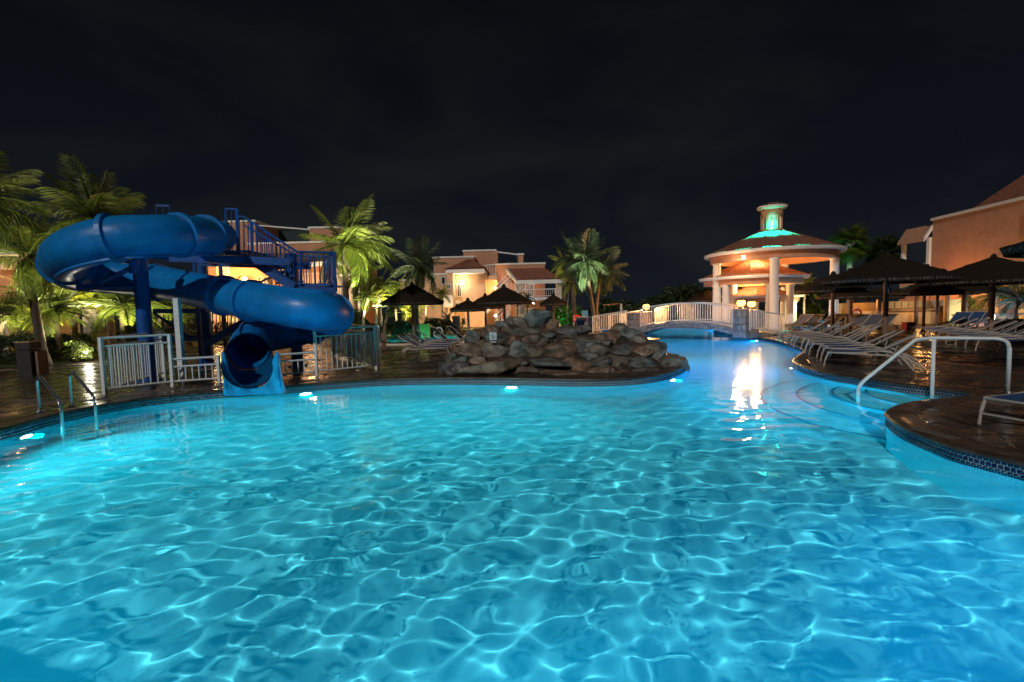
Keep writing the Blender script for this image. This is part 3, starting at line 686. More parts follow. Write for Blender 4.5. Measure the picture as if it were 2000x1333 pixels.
npmesh('mortar_core', cv, [(i * rows_ + j, (i + 1) * rows_ + j, (i + 1) * rows_ + j + 1, i * rows_ + j + 1) for i in range(cols - 1) for j in range(rows_ - 1)], rockcore, rk, True)
# plaque
def text_obj(s, size, c, nrm_rot, m, parent, name='lettering', depth=.001, sxy=(1, 1)):
    cu = bpy.data.curves.new(name, 'FONT'); cu.body = s; cu.size = size; cu.align_x = 'CENTER'; cu.align_y = 'CENTER'; cu.extrude = depth
    o = bpy.data.objects.new(name, cu); C.objects.link(o); dg = bpy.context.evaluated_depsgraph_get(); me = bpy.data.meshes.new_from_object(o.evaluated_get(dg)); bpy.data.objects.remove(o)
    me.materials.clear(); me.materials.append(m); o = bpy.data.objects.new(name, me); C.objects.link(o); off = Vector((0, 0, 0)); p = parent
    while p: off += p.location; p = p.parent
    o.parent = parent; o.location = Vector(c) - off; o.rotation_euler = nrm_rot; o.scale = (sxy[0], sxy[1], 1); return o
sp_ = D(963, 660, 12.35); k = 12.35 / F
sg = T('warning_plaque', 'small white no-diving plaque fixed to the rocks', 'sign', sp_)
b = MB(); b.box(sp_ + Vector((0, 0, 3 * k)), (13.5 * k, .02, 14 * k)); b.build('plate', signw, sg)
b = MB(); b.box(sp_ + Vector((0, 0, -8 * k)), (11 * k, .02, 2.6 * k)); b.build('text_strip', signw, sg)
ccc = sp_ + Vector((0, -.012, 3 * k))
def vring(c, r0, r1, n=28):
    b = MB(); vs = [c + Vector((r * math.cos(2 * math.pi * i / n), dy, r * math.sin(2 * math.pi * i / n))) for r, dy in ((r0, 0), (r1, 0), (r1, -.004), (r0, -.004)) for i in range(n)]
    b.add(vs, [(a * n + i, a * n + (i + 1) % n, ((a + 1) % 4) * n + (i + 1) % n, ((a + 1) % 4) * n + i) for a in range(4) for i in range(n)]); return b
vring(ccc, 4.1 * k, 5.0 * k).build('circle', signk, sg)
b = MB(); b.box(ccc + Vector((0, -.003, 0)), (9 * k, .004, .8 * k), 0, Matrix.Rotation(rad(45), 3, 'Y')); b.build('slash', signk, sg)
b = MB(); b.box(ccc + Vector((-1.0 * k, -.002, .6 * k)), (4.5 * k, .004, 1.1 * k), 0, Matrix.Rotation(rad(-35), 3, 'Y')); b.box(ccc + Vector((1.6 * k, -.002, -1.2 * k)), (1.4 * k, .004, 1.4 * k)); b.box(ccc + Vector((0, -.002, -2.8 * k)), (5 * k, .004, .6 * k)); b.build('diver_symbol', signk, sg)
text_obj('NO DIVING', 2.1 * k, sp_ + Vector((0, -.012, -8 * k)), (math.pi / 2, 0, 0), signk, sg)
# inlaid depth marker in the right deck
mk = G(1826, 848); a_ = G(1872, 861) - G(1792, 840); mrz = math.atan2(a_.y, a_.x)
mt = T('deck_marker', 'worn no-diving marker inlaid in the deck edge at the right', 'marker', mk)
b = MB(); b.box(mk + Vector((0, 0, .010)), (a_.length * 1.05, .12, .008), mrz); b.build('plate', mat('worn marker', (.20, .16, .13), .6, .2, 20), mt)
text_obj('NO DIVING', .115, mk + Vector((0, 0, .0155)), (0, 0, mrz), mat('marker letters', (.02, .02, .03), .5), mt)
# ================================================================= BRIDGE
PLc = G(1238, 656); PRc = G(1447, 660); PRc = Vector((PLc.x + (PRc.x - PLc.x), PRc.y, DECK))
ab = (PRc - PLc); ab.z = 0; al = ab.length; ad = ab.normalized(); an = Vector((-ad.y, ad.x, 0))      # an points away from the camera
if an.y < 0: an = -an
BW = 1.9
bridge = T('footbridge', 'arched stone footbridge with white railings over the blue channel', 'bridge', PLc)
def deckz(t): return .46 + .36 * (1 - (2 * t - 1) ** 2)
NB = 26; vt = []; 
def bp(t, off, z): p = PLc + ad * (al * t) + an * off; return Vector((p.x, p.y, z))
bm_ = MB(); ts = [i / NB for i in range(NB + 1)]
for off0, off1 in ((0.05, BW - .05),):
    vs = []
    for t in ts:
        zt = deckz(t); zb = zt - .14 - .12 * (2 * t - 1) ** 2
        for (o_, z) in ((off0, zt), (off1, zt), (off1, zb), (off0, zb)): vs.append(bp(t, o_, z))
    bm_.add(vs, [(i * 4 + k, i * 4 + (k + 1) % 4, (i + 1) * 4 + (k + 1) % 4, (i + 1) * 4 + k) for i in range(NB) for k in range(4)] + [(3, 2, 1, 0), (NB * 4, NB * 4 + 1, NB * 4 + 2, NB * 4 + 3)])
bm_.build('span', mort, bridge)
for side in (0, 1):
    for i in range(0, 22):
        t0, t1 = i / 22 + .002, (i + 1) / 22 - .002
        for r_ in range(2):
            b = MB(); o0 = -.03 if side == 0 else BW - .06
            za0, za1 = deckz(t0) + .03, deckz(t1) + .03; zb0, zb1 = za0 - .22 - .12 * (2 * t0 - 1) ** 2, za1 - .22 - .12 * (2 * t1 - 1) ** 2
            f0, f1 = (0, .48) if r_ == 0 else (.53, 1.0); j = .02 * (i % 2)
            A = lambda t, o_, z: bp(t, o_, z)
            v = [A(t0, o0 - .015 * random.random(), za0 + (zb0 - za0) * f0), A(t1, o0, za1 + (zb1 - za1) * f0), A(t1, o0, za1 + (zb1 - za1) * f1), A(t0, o0, za0 + (zb0 - za0) * f1)]
            v2 = [p + an * .09 for p in v]
            b.add(v + v2, [(0, 1, 2, 3), (7, 6, 5, 4), (0, 4, 5, 1), (1, 5, 6, 2), (2, 6, 7, 3), (3, 7, 4, 0)]); b.build('stone', stonec[(i * 3 + r_) % 4], bridge)
def stone_box(c, w_, d_, h_, rz, parent, rows_n=None, sz=.3):
    """masonry pier: dark core with individual stones proud of it"""
    M = Matrix.Rotation(rz, 3, 'Z'); z0 = c.z; nrow = rows_n or max(2, round(h_ / sz)); rh = h_ / nrow
    b = MB(); b.box(Vector(c) + Vector((0, 0, h_ / 2)), (w_ - .04, d_ - .04, h_), rz); b.build('core', mort, parent)
    for (nx_, wd, dp) in (((0, -1), w_, d_), ((1, 0), d_, w_), ((0, 1), w_, d_), ((-1, 0), d_, w_)):
        for r_ in range(nrow):
            nc = max(1, round(wd / .32)) + (r_ % 2 if wd > .5 else 0); cuts = sorted([0, 1] + [(k + random.uniform(-.2, .2)) / nc for k in range(1, nc)])
            for a, e_ in zip(cuts[:-1], cuts[1:]):
                s0, s1 = (a - .5) * wd + .012, (e_ - .5) * wd - .012; mid = (s0 + s1) / 2; th = .03 + .015 * random.random()
                if nx_[0] == 0: ctr = Vector((mid, nx_[1] * (dp / 2 - .02 + th / 2), z0 * 0 + rh * (r_ + .5))); sz_ = (s1 - s0, th, rh - .024)
                else: ctr = Vector((nx_[0] * (dp / 2 - .02 + th / 2), mid, rh * (r_ + .5))); sz_ = (th, s1 - s0, rh - .024)
                b = MB(); b.box(Vector(c) + M @ ctr, sz_, rz); b.build('stone', random.choice(stonec), parent)
bz = math.atan2(ad.y, ad.x)
lantern = emis('warm lantern glass', (1, .40, .07), 9)
WARM = (1, .44, .12)
def pier(c, h_, label, w_=.52, lamp_on=True, en=130):
    t = T('stone_pier', label, 'stone pier', c, 'stone piers at the bridge ends'); stone_box(c, w_, w_, h_, bz, t, 4)
    b = MB(); b.box(c + Vector((0, 0, h_ + .035)), (w_ + .07, w_ + .07, .06), bz); b.build('capstone', stonec[2], t)
    if lamp_on:
        l = T('post_lantern', 'lit ' + lamp_on, 'lantern', c + Vector((0, 0, h_ + .066)), 'lanterns on the stone piers')
        p = c + Vector((0, 0, h_ + .066)); b = MB(); b.lathe([(.07, 0), (.07, .03), (.025, .05), (.025, .10), (.09, .12)], p, 14); b.build('lamp_base', blackm, l)
        b = MB(); b.lathe([(.09, .12), (.165, .20), (.175, .30), (.13, .37)], p, 16); b.build('glass_globe', lantern, l, True)
        b = MB(); b.lathe([(.16, .372), (.10, .41), (.02, .45)], p, 16); b.build('lamp_cap', blackm, l)
        lamp('POINT', 'lantern_light', p + Vector((0, -.35, .28)), en, WARM, .10)
pier(PLc, 1.10, 'stone pier at the left end of the bridge, nearer one', lamp_on=None); pier(PRc, 1.22, 'stone pier at the right end of the bridge, nearer one', lamp_on='lantern on the near right bridge pier, right one of the close pair', en=40)
pier(PLc + an * BW + ad * -.15, 1.12, 'stone pier at the left end of the bridge, farther one', lamp_on='lone orange lantern on the far left bridge pier', en=850)
pier(PRc + an * BW, 1.15, 'stone pier at the right end of the bridge, farther one', lamp_on='lantern on the far right bridge pier, left one of the close pair', en=150)
for off, nm in ((-.0, 0), (BW, 1)):
    tt = [.075 + .85 * i / 14 for i in range(15)]
    railing([bp(t, off, deckz(t) + .93) for t in tt], [bp(t, off, deckz(t) + .10) for t in tt], .115, bridge, whitem, pr=.017, rt=.03, rb=.024)
    for t in (.075, .925): b = MB(); b.tube([bp(t, off, deckz(t) + .02), bp(t, off, deckz(t) + .93)], .03, 8); b.build('rail_post', whitem, bridge)
lr = T('ramp_railing', 'white curved-top railing on the ramp left of the bridge', 'railing', PLc + ad * -2)
def ramp(parent, p0, p1, h0, h1, z0, z1):
    n = 8; P = [p0.lerp(p1, i / n) for i in range(n + 1)]
    top = [Vector((p.x, p.y, z0 + (z1 - z0) * i / n + .92)) for i, p in enumerate(P)]; bot = [Vector((p.x, p.y, z0 + (z1 - z0) * i / n + .10)) for i, p in enumerate(P)]
    railing(top, bot, .115, parent, whitem, pr=.017, rt=.028, rb=.022)
    for p_, z_ in ((p0, z0), (p1, z1)):
        b = MB(); b.tube(rounded([Vector((p_.x, p_.y, z_)), Vector((p_.x, p_.y, z_ + .92)), Vector((p_.x, p_.y, z_ + .92)) + (p1 - p0).normalized() * (.12 if p_ is p0 else -.12)], .08), .028, 8); b.build('rail_post', whitem, parent)
lp0 = D(1158, 652, 26.6); lp0.z = 0; lp1 = PLc + ad * -.36; lp1.z = 0
ramp(lr, lp0, lp1, 0, 0, .22, .50)
ramp(T('ramp_railing', 'white railing behind the one on the left ramp', 'railing', PLc + ad * -2 + an * BW), lp0 + an * BW, lp1 + an * BW, 0, 0, .22, .5)
rp1 = G(1531, 655); rp1.z = 0; rp0 = PRc + ad * .36; rp0.z = 0
rr = T('ramp_railing', 'orange-lit white railing sloping down the ramp right of the bridge', 'railing', PRc + ad * .5); ramp(rr, rp0, rp1, 0, 0, .48, .16)
for (a, c_, za, zb, lab) in ((lp0, lp1, .20, .48, 'stone side wall of the left bridge ramp'), (rp0, rp1, .46, .15, 'stone side wall of the right bridge ramp')):
    t = T('ramp_wall', lab, 'wall', (a.x, a.y, DECK)); b = MB(); b.slab(a, c_, BW, .1, (za, zb)); b.build('ramp_fill', mort, t)
    d_ = (c_ - a); n_ = int(d_.length / .36)
    for k in range(n_):
        q0 = a + d_ * (k / n_ + .004); q1 = a + d_ * ((k + 1) / n_ - .004); zz0 = za + (zb - za) * k / n_; zz1 = za + (zb - za) * (k + 1) / n_
        if min(zz0, zz1) < .24: continue
        nn = Vector((-d_.y, d_.x, 0)).normalized() * -.03; b = MB(); b.slab(q0 + nn, q1 + nn, .06, DECK, (zz0 - .01, zz1 - .01)); b.build('stone', random.choice(stonec), t)
# ================================================================= GAZEBO (three tiled pavilions sharing columns)
def cone_roof(c, r0, z0, r1, z1, name, m, parent, nrib=84, courses=9, sag=.0, panels=12):
    n = nrib * 6; A = np.linspace(0, 2 * np.pi, n, endpoint=False); V = []; R_ = courses * 2 + 2
    for j in range(R_):
        t = (j // 2 + (j % 2) * .98) / (courses + .98) if j < R_ - 1 else 1.0
        rr_ = r0 + (r1 - r0) * t; zz = z0 + (z1 - z0) * t + (.014 if j % 2 == 0 else 0)
        ribs = np.abs(np.sin(A * nrib / 2)) * .032 * (rr_ / r0) ** .8
        pa = np.pi / panels; rad_ = rr_ * np.cos(pa) / np.cos((A % (2 * pa)) - pa) if panels else rr_
        hip = np.exp(-(((A % (2 * np.pi / panels)) / (.02 * r0 / max(rr_, .5))) ** 2)) + np.exp(-((((2 * np.pi / panels) - A % (2 * np.pi / panels)) / (.02 * r0 / max(rr_, .5))) ** 2))
        V.append(np.stack([c.x + rad_ * np.cos(A), c.y + rad_ * np.sin(A), zz + ribs + .035 * hip], -1))
    V = np.concatenate(V); Fq = [(j * n + k, j * n + (k + 1) % n, (j + 1) * n + (k + 1) % n, (j + 1) * n + k) for j in range(R_ - 1) for k in range(n)]
    return npmesh(name, V, Fq, m, parent)
def pavilion(c, R_, ez, az, colang, colr, colh0, label, colR, beam_h=.42, r1=.25, cname='column', lathe_n=72, panels=12):
    t = T('pavilion', label, 'pavilion', (c.x, c.y, DECK)); cc = Vector((c.x, c.y, 0))
    cone_roof(cc, R_, ez + .02, r1, az, 'tiled_roof', rooft, t, panels=panels)
    b = MB(); b.lathe([(R_ - .22, ez - .13), (R_ - .02, ez - .13), (R_ + .03, ez - .02), (R_ + .02, ez + .03), (R_ - .25, ez + .03)], cc, lathe_n, False); b.build('fascia', trim, t, False)
    bo = colR + .22; bi = colR - .22
    b = MB(); prof_ = [(bi, ez - .10 - beam_h), (bo, ez - .10 - beam_h), (bo, ez - .10), (bi, ez - .10), (bi, ez - .10 - beam_h)]; b.lathe(prof_, cc, lathe_n, False); b.build('ring_beam', peach, t)
    b = MB(); b.lathe([(bo, ez - .12), (R_ - .1, ez - .12)], cc, lathe_n, False); b.lathe([(bi, ez - .05), (.3, az - .15)], cc, lathe_n, False); b.build('ceiling', peachl, t)
    for a in colang:
        b = MB(); p = cc + Vector((colR * math.cos(a), colR * math.sin(a), 0)); zt = ez - .10 - beam_h
        b.lathe([(colr * 1.2, DECK), (colr * 1.2, .3), (colr, .36), (colr * .96, zt - .12), (colr * 1.12, zt - .08), (colr * 1.12, zt + .01)], p, 28); b.build(cname, trim, t, True)
    return t
GD = 28.2
gc = D(1505, 600, GD + 1.2); gcx = gc.x
eR = 122 * (GD + .8) / F
ez = D(1505, 482, GD + 1.2 - eR).z
az = D(1505, 452, GD + 1.2).z
base_ang = math.atan2(-1, -.35)
c1_ang = [math.atan2(D(u, 600, y_).y - gc.y, D(u, 600, y_).x - gc.x) for u, y_ in ((1513, 26.0), (1610, 27.8), (1398, 29.6), (1540, 32.6), (1447, 31.8))]
g1 = pavilion(gc, eR, ez, az, c1_ang, .235, 0, 'large round pavilion with tiled roof and green-lit cupola', eR - .55, panels=14, r1=.6)
# cupola
cz = az - .05; ct = Vector((gc.x, gc.y, cz)); cr_ = 20 * GD / F
cu = MB(); na = 4; seg = 16
def arch_wall(b, c, r, z0, z1, t, n_arch=6, aw=.62, ah=.72, off=0):
    """cylinder wall with arched openings, with thickness"""
    res = 24
    for k in range(n_arch):
        a0 = off + 2 * math.pi * (k - .5) / n_arch; da = 2 * math.pi / n_arch; H_ = z1 - z0; hw = aw * da / 2
        for s in range(res):
            x0 = -da / 2 + da * s / res; x1 = -da / 2 + da * (s + 1) / res
            def top(x):
                if abs(x) >= hw: return 0
                zr = hw * r; rect = H_ * ah - zr; return rect + math.sqrt(max(0, zr * zr - (x * r) ** 2))
            t0, t1 = z0 + top(x0), z0 + top(x1); am = a0 + da / 2
            for rr_, fl_ in ((r, 0), (r - t, 1)):
                p = [(c.x + rr_ * math.cos(am + x), c.y + rr_ * math.sin(am + x), z) for x, z in ((x0, t0), (x1, t1), (x1, z1), (x0, z1))]; b.add(p, [(0, 1, 2, 3) if not fl_ else (3, 2, 1, 0)])
            p = [(c.x + q_ * math.cos(am + x), c.y + q_ * math.sin(am + x), z) for x, z in ((x0, t0), (x1, t1)) for q_ in (r, r - t)]; b.add(p, [(0, 1, 3, 2)])
            if (abs(x0) < hw) != (abs(x1) < hw):
                x = x0 if abs(x0) < hw else x1; x = x1 if abs(x0) >= hw else x0
                tt_ = max(t0, t1); p = [(c.x + q_ * math.cos(am + x), c.y + q_ * math.sin(am + x), z) for z in (z0, tt_) for q_ in (r, r - t)]; b.add(p, [(0, 1, 3, 2)])
cuH = 40 * GD / F
face = math.atan2(-gc.y, -gc.x)
arch_wall(cu, ct, cr_, cz + .10, cz + .10 + cuH, .12, 5, .84, .84, off=face + .06); cu.build('cupola_wall', peach, g1)
b = MB(); b.lathe([(cr_ + .10, cz - .02), (cr_ + .14, cz + .04), (cr_ + .04, cz + .12)], (gc.x, gc.y, 0), 40, False); b.build('cupola_base', peach, g1)
# white liner of the arches
b = MB(); arch_wall(b, Vector((gc.x, gc.y, 0)), cr_ - .13, cz + .11, cz + .09 + cuH, .16, 5, .44, .66, off=face + .06); b.build('arch_liner', trim, g1)
b = MB(); b.lathe([(cr_ + .02, cz + .08 + cuH), (cr_ + .22, cz + .20 + cuH), (cr_ + .24, cz + .30 + cuH), (.05, cz + .30 + cuH)], (gc.x, gc.y, 0), 40, False); b.build('cupola_cornice', trim, g1)
cone_roof(Vector((gc.x, gc.y, 0)), cr_ + .30, cz + .31 + cuH, .05, cz + .52 + cuH, 'cupola_roof', rooft, g1, nrib=22, courses=2, panels=8)
GREEN = (.0, 1, .60)
d_ = Vector((-gc.x, -gc.y, 0)).normalized(); lamp('POINT', 'cupola_light', Vector((gc.x, gc.y, cz + .34)) + d_ * (cr_ - .03), 30, GREEN, .05); 
for da in (-.8, -.4, 0, .4, .8):
    dr = Matrix.Rotation(da, 3, 'Z') @ d_; lp_ = Vector((gc.x, gc.y, cz + .72)) + dr * (cr_ + .06)
    for a_, h_, e_ in ((45, 15, 9000), (60, 15, 2200)):
        lamp('SPOT', 'cupola_roof_light', lp_, e_, GREEN, .03, lp_ + dr * math.cos(rad(a_)) + Vector((0, 0, -math.sin(rad(a_)))), h_ * 2 if a_ > 50 else 28, blend=.12)
b = MB(); b.lathe([(.06, 0), (.10, .06), (.10, .14), (.03, .2)], Vector((gc.x, gc.y, cz + .2)), 12); b.build('green_lamp', mat('pale green lamp', (.4, .8, .6), .4), g1)
# tier 2 & 3
def tier(u, Y_, halfpx, v_e, v_a, label, cols, colr, beam_h=.36):
    R_ = halfpx * Y_ / F; c = D(u, 600, Y_); ez_ = D(u, v_e, Y_ - R_).z; az_ = D(u, v_a, Y_).z
    ang = [math.atan2(D(a_, 600, y_).y - c.y, D(a_, 600, y_).x - c.x) for a_, y_ in cols]
    return pavilion(c, R_, ez_, az_, ang, colr, 0, label, R_ - .5, beam_h, r1=.05)
tier(1468, 30.5, 96, 538, 506, 'middle round pavilion with tiled roof under the large one', [(1493, 28.6), (1412, 29), (1545, 30.8), (1430, 33)], .22)
tier(1481, 33.5, 77, 578, 549, 'smallest low round pavilion with tiled roof at the back', [(1540, 32), (1420, 32.5), (1475, 36), (1450, 31.2)], .2, .3)
fl_ = T('floodlight', 'bright floodlight fixed under the eave of the large pavilion', 'floodlight', D(1452, 503, 26.4))
fq = D(1452, 503, 26.4); b = MB(); b.box(fq + Vector((0, .06, 0)), (.22, .10, .16)); b.build('housing', blackm, fl_); b = MB(); b.box(fq + Vector((0, .004, 0)), (.19, .01, .13)); b.build('lens', emis('flood lens', (1, .85, .6), 90), fl_)
lamp('POINT', 'floodlight_lamp', fq + Vector((.1, .85, -.45)), 70, (1, .74, .42), .13)
lamp('POINT', 'pavilion_light', D(1480, 499, 29.2), 520, (1, .58, .22), .2)
lamp('POINT', 'pavilion_light', D(1460, 542, 31.6), 560, (1, .56, .2), .2)
lamp('POINT', 'pavilion_light', D(1478, 592, 32.5), 80, (1, .6, .25), .2)

# ================================================================= BUILDINGS
def wallbox(b, u0, u1, vt, Y_, depth, vb=None, z0=DECK):
    a = D(u0, vt, Y_); c = D(u1, vt, Y_); zt = (D((u0 + u1) / 2, vt, Y_)).z; zb = z0 if vb is None else D((u0 + u1) / 2, vb, Y_).z
    b.box(((a.x + c.x) / 2, Y_ + depth / 2, (zt + zb) / 2), (c.x - a.x, depth, zt - zb)); return (a.x, c.x, zt, zb)
def block(parent, u0, u1, vt, Y_, depth, m, vb=None, name='wall', cap=True, capm=None):
    b = MB(); x0, x1, zt, zb = wallbox(b, u0, u1, vt, Y_, depth, vb); o = b.build(name, m, parent)
    if cap: b = MB(); b.box(((x0 + x1) / 2, Y_ + depth / 2, zt + .06), (x1 - x0 + .16, depth + .16, .14)); b.build('parapet_coping', capm or trim, parent)
    return x0, x1, zt, zb
def window(parent, u0, u1, v0, v1, Y_, arched=False, fm=None, pm=None, mull=1):
    a = D(u0, v1, Y_); c = D(u1, v0, Y_); w_ = c.x - a.x; h_ = c.z - a.z; ctr = Vector(((a.x + c.x) / 2, Y_, (a.z + c.z) / 2)); t = max(.05, w_ * .08)
    b = MB()
    for sx in (-1, 1): b.box(ctr + Vector((sx * (w_ / 2 - t / 2), -.03, 0)), (t, .1, h_))
    for sz in (-1, 1): b.box(ctr + Vector((0, -.034, sz * (h_ / 2 - t / 2))), (w_, .11, t))
    for k in range(mull): b.box(ctr + Vector(((k + 1) / (mull + 1) * w_ - w_ / 2, -.022, 0)), (t * .6, .07, h_ - t))
    o = b.build('window', fm or trim, parent); b = MB(); b.box(ctr + Vector((0, -.004, 0)), (w_ - t, .03, h_ - t)); b.build('pane', pm or glassd, o)
    if arched:
        n = 12; b = MB(); b.add([ctr + Vector((w_ / 2 * math.cos(math.pi * k / n), -.05, h_ / 2 + w_ / 2 * math.sin(math.pi * k / n))) for k in range(n + 1)] + [ctr + Vector((w_ / 2 * math.cos(math.pi * k / n), .02, h_ / 2 + w_ / 2 * math.sin(math.pi * k / n))) for k in range(n + 1)], [tuple(range(n + 1))] + [(i, i + 1, n + 2 + i, n + 1 + i) for i in range(n)]); b.build('arch_head', fm or trim, o)
    return o
def tile_plane(parent, e0, e1, r0, r1, name='tiled_roof', m=None, sp=.22):
    e0, e1, r0, r1 = (Vector(q) for q in (e0, e1, r0, r1)); n = max(4, int((e1 - e0).length / sp)) * 6; rows_ = 8
    nn = (e1 - e0).cross(r0 - e0).normalized(); nn = nn if nn.z > 0 else -nn; V = []
    for j in range(rows_ + 1):
        for st in (0, 1):
            t = min(1, (j + st * .97) / (rows_ + .97)); a, c = e0.lerp(r0, t), e1.lerp(r1, t)
            for k in range(n + 1): V.append(a.lerp(c, k / n) + nn * (.055 * abs(math.sin(math.pi * k / 6)) + (.03 if st == 0 else 0)))
    R_ = (rows_ + 1) * 2; return npmesh(name, V, [(j * (n + 1) + k, j * (n + 1) + k + 1, (j + 1) * (n + 1) + k + 1, (j + 1) * (n + 1) + k) for j in range(R_ - 1) for k in range(n)], m or rooft, parent)
def walllamp(u, v, Y_, en, label, col=(1, .66, .30), st=60, r=.09):
    p = D(u, v, Y_); t = T('wall_lamp', label, 'wall lamp', p, 'lit wall lamps on the buildings'); b = MB(); b.box(p + Vector((0, .12, 0)), (.1, .2, .14)); b.build('bracket', blackm, t)
    b = MB(); b.lathe([(.03, -r), (r, -r * .4), (r, r * .4), (.03, r)], p, 12); b.build('glass', emis('wall lamp glass', col, st), t, True); lamp('POINT', 'wall_lamp_light', p + Vector((0, -.3, 0)), en, col, .1)
# ---- building B (centre)
bB = T('hotel_building', 'peach stucco hotel building with stairs and tiled terrace roof behind the thatched umbrellas', 'building', D(960, 640, 40))
YB = 40
block(bB, 806, 872, 538, YB, 8, peachl); block(bB, 872, 884, 533, YB - .8, 8, peachl)
block(bB, 846, 925, 504, YB + 4, 8, peach); block(bB, 905, 968, 491, YB + 6, 6, peach, name='wall')
block(bB, 782, 815, 549, YB + 2, 6, peachl)
block(bB, 878, 948, 534, YB + .6, 9, peachl, cap=False)
block(bB, 1012, 1022, 498, YB + 6.5, 5, peach, name='chimney_block')
# pergola bar between the two upper blocks
beam(D(966, 492, YB + 6), D(1014, 498, YB + 6.5), .15, .12, 'roof_beam', bB, trim); b = MB(); wallbox(b, 968, 1012, 520, YB + 8.5, 2, 540); b.build('back_wall', peach, bB)
block(bB, 960, 972, 492, YB + 5.9, .4, peach, vb=520, name='pier', cap=False)
# main right wall with parapet
block(bB, 968, 1064, 517, YB + 3.0, 6, peach)
block(bB, 984, 1064, 552, YB + 1.5, 2, peach, name='wall', cap=False)
# hip roof with white cornice above the lit corner
hz_ = D(905, 530, YB - .6).z; b = MB(); a = D(872, 530, YB - .6); c = D(946, 530, YB - .6)
b.box(((a.x + c.x) / 2, YB + 4, hz_), (c.x - a.x, 9.2, .32)); b.build('cornice', trim, bB)
ap = Vector(((a.x + c.x) / 2 + .1, YB + 3.4, D(910, 508, YB + 3.4).z)); ze = hz_ + .17
tile_plane(bB, (a.x - .1, YB - .7, ze), (c.x + .1, YB - .7, ze), ap + Vector((-.2, 0, 0)), ap + Vector((.2, 0, 0))); tile_plane(bB, (a.x - .1, YB + 8.6, ze), (a.x - .1, YB - .7, ze), ap, ap); tile_plane(bB, (c.x + .1, YB - .7, ze), (c.x + .1, YB + 8.6, ze), ap, ap)
# terrace right: roof, fascia, columns, balcony
YT = YB - 2.5
e0 = D(1010, 549, YT); e1 = D(1100, 552, YT); zt_ = (e0.z + e1.z) / 2; e0.z = e1.z = zt_ + .15
r0 = D(992, 526, YB + 3); r1 = D(1062, 529, YB + 3); r1.z = r0.z
tile_plane(bB, e0, e1, r0, r1)
b = MB(); b.box(((e0.x + e1.x) / 2, YT + .1, zt_), (e1.x - e0.x + .1, .22, .30)); b.build('fascia', trim, bB)
beam((e0.x, YT, zt_ + .02), (r0.x - .1, YB + 3, r0.z - .12), .2, .26, 'verge_board', bB, trim)
for u in (1019, 1092): b = MB(); p = D(u, 600, YT + .3); b.box((p.x, YT + .35, (zt_ + DECK) / 2), (.40, .40, zt_ - DECK)); b.build('terrace_column', cream, bB)
b = MB(); x0, x1, z1, z0 = wallbox(b, 1008, 1097, 581, YT + .1, 3.8, 586); b.build('balcony_floor', trim, bB)
railing([Vector((D(1022, 573, YT + .2).x, YT + .2, z1 + .62)), Vector((x1 - .2, YT + .2, z1 + .62))], [Vector((D(1022, 573, YT + .2).x, YT + .2, z1 + .1)), Vector((x1 - .2, YT + .2, z1 + .1))], .16, bB, whitem, pr=.012, rt=.04)
railing([Vector((x1 - .2, YT + .2, z1 + .62)), Vector((x1 - .2, YT + 3.6, z1 + .62))], [Vector((x1 - .2, YT + .2, z1 + .1)), Vector((x1 - .2, YT + 3.6, z1 + .1))], .16, bB, whitem, pr=.012, rt=.04)
window(bB, 1026, 1043, 551, 581, YB + 1.5, fm=trim, pm=greyb); window(bB, 1006, 1018, 549, 581, YB + 1.5, pm=greyb); window(bB, 1022, 1044, 602, 628, YB + 1.5, pm=greyb, mull=3); window(bB, 1006, 1019, 600, 630, YB + 1.5, pm=cream, mull=0)
window(bB, 862, 870, 541, 556, YB - .02, mull=0); window(bB, 840, 848, 540, 556, YB - .02, mull=0); window(bB, 893, 901, 555, 580, YB + .58, fm=trim); window(bB, 872, 880, 555, 565, YB - .82, mull=1); window(bB, 889, 901, 592, 599, YB + .58, arched=True)
# lit lobby panel
b = MB(); wallbox(b, 866, 884, 577, YB - 1.3, .5, 600); b.build('lit_panel', trim, bB)
block(bB, 946, 972, 548, YB + 2.2, 5, peachl, name='stair_wall', cap=False)
# lower roof railing
railing([D(946, 519, YB + 1), D(968, 517, YB + 1)], [D(946, 538, YB + 1), D(968, 537, YB + 1)], .2, bB, whitem, pr=.02, rt=.04)
block(bB, 934, 970, 539, YB + .2, 1.2, peachl, vb=547, name='balcony_edge', cap=False)
# stairs with railings
stB = T('outdoor_stairs', 'white outdoor staircase with railings climbing the peach building', 'stairs', D(985, 640, 38.5))
for (ua, va, ub, vb_, Y_) in ((946, 612, 992, 560, 38.6), (968, 643, 996, 610, 38.2)):
    A = D(ua, va, Y_); B_ = D(ub, vb_, Y_); n = 14
    for k in range(n):
        p = A.lerp(B_, (k + .5) / n); b = MB(); b.box((p.x, Y_ + .5, p.z - .1), ((B_.x - A.x) / n + .02, 1.0, .2)); b.build('stair_step', trim, stB)
    railing([A + Vector((0, 0, 1.0)), B_ + Vector((0, 0, 1.0))], [A + Vector((0, 0, .1)), B_ + Vector((0, 0, .1))], .22, stB, whitem, pr=.018, rt=.04, mid=.4)
railing([D(972, 562, 39.2), D(998, 540, 39.2)], [D(972, 588, 39.2), D(998, 562, 39.2)], .22, stB, whitem, pr=.018, rt=.04, mid=.3)
walllamp(903, 552, YB + .3, 70, 'very bright lamp on the corner of the peach building', (1, .80, .5), 30, .14); walllamp(967, 563, YB + 1.8, 80, 'lamp by the upper outdoor stairs', (1, .60, .22)); walllamp(968, 617, YB - 1, 90, 'lamp by the foot of the outdoor stairs', (1, .58, .2)); walllamp(1042, 593, YB, 14, 'tiny lamp under the balcony', (1, .9, .8), 40, .05)
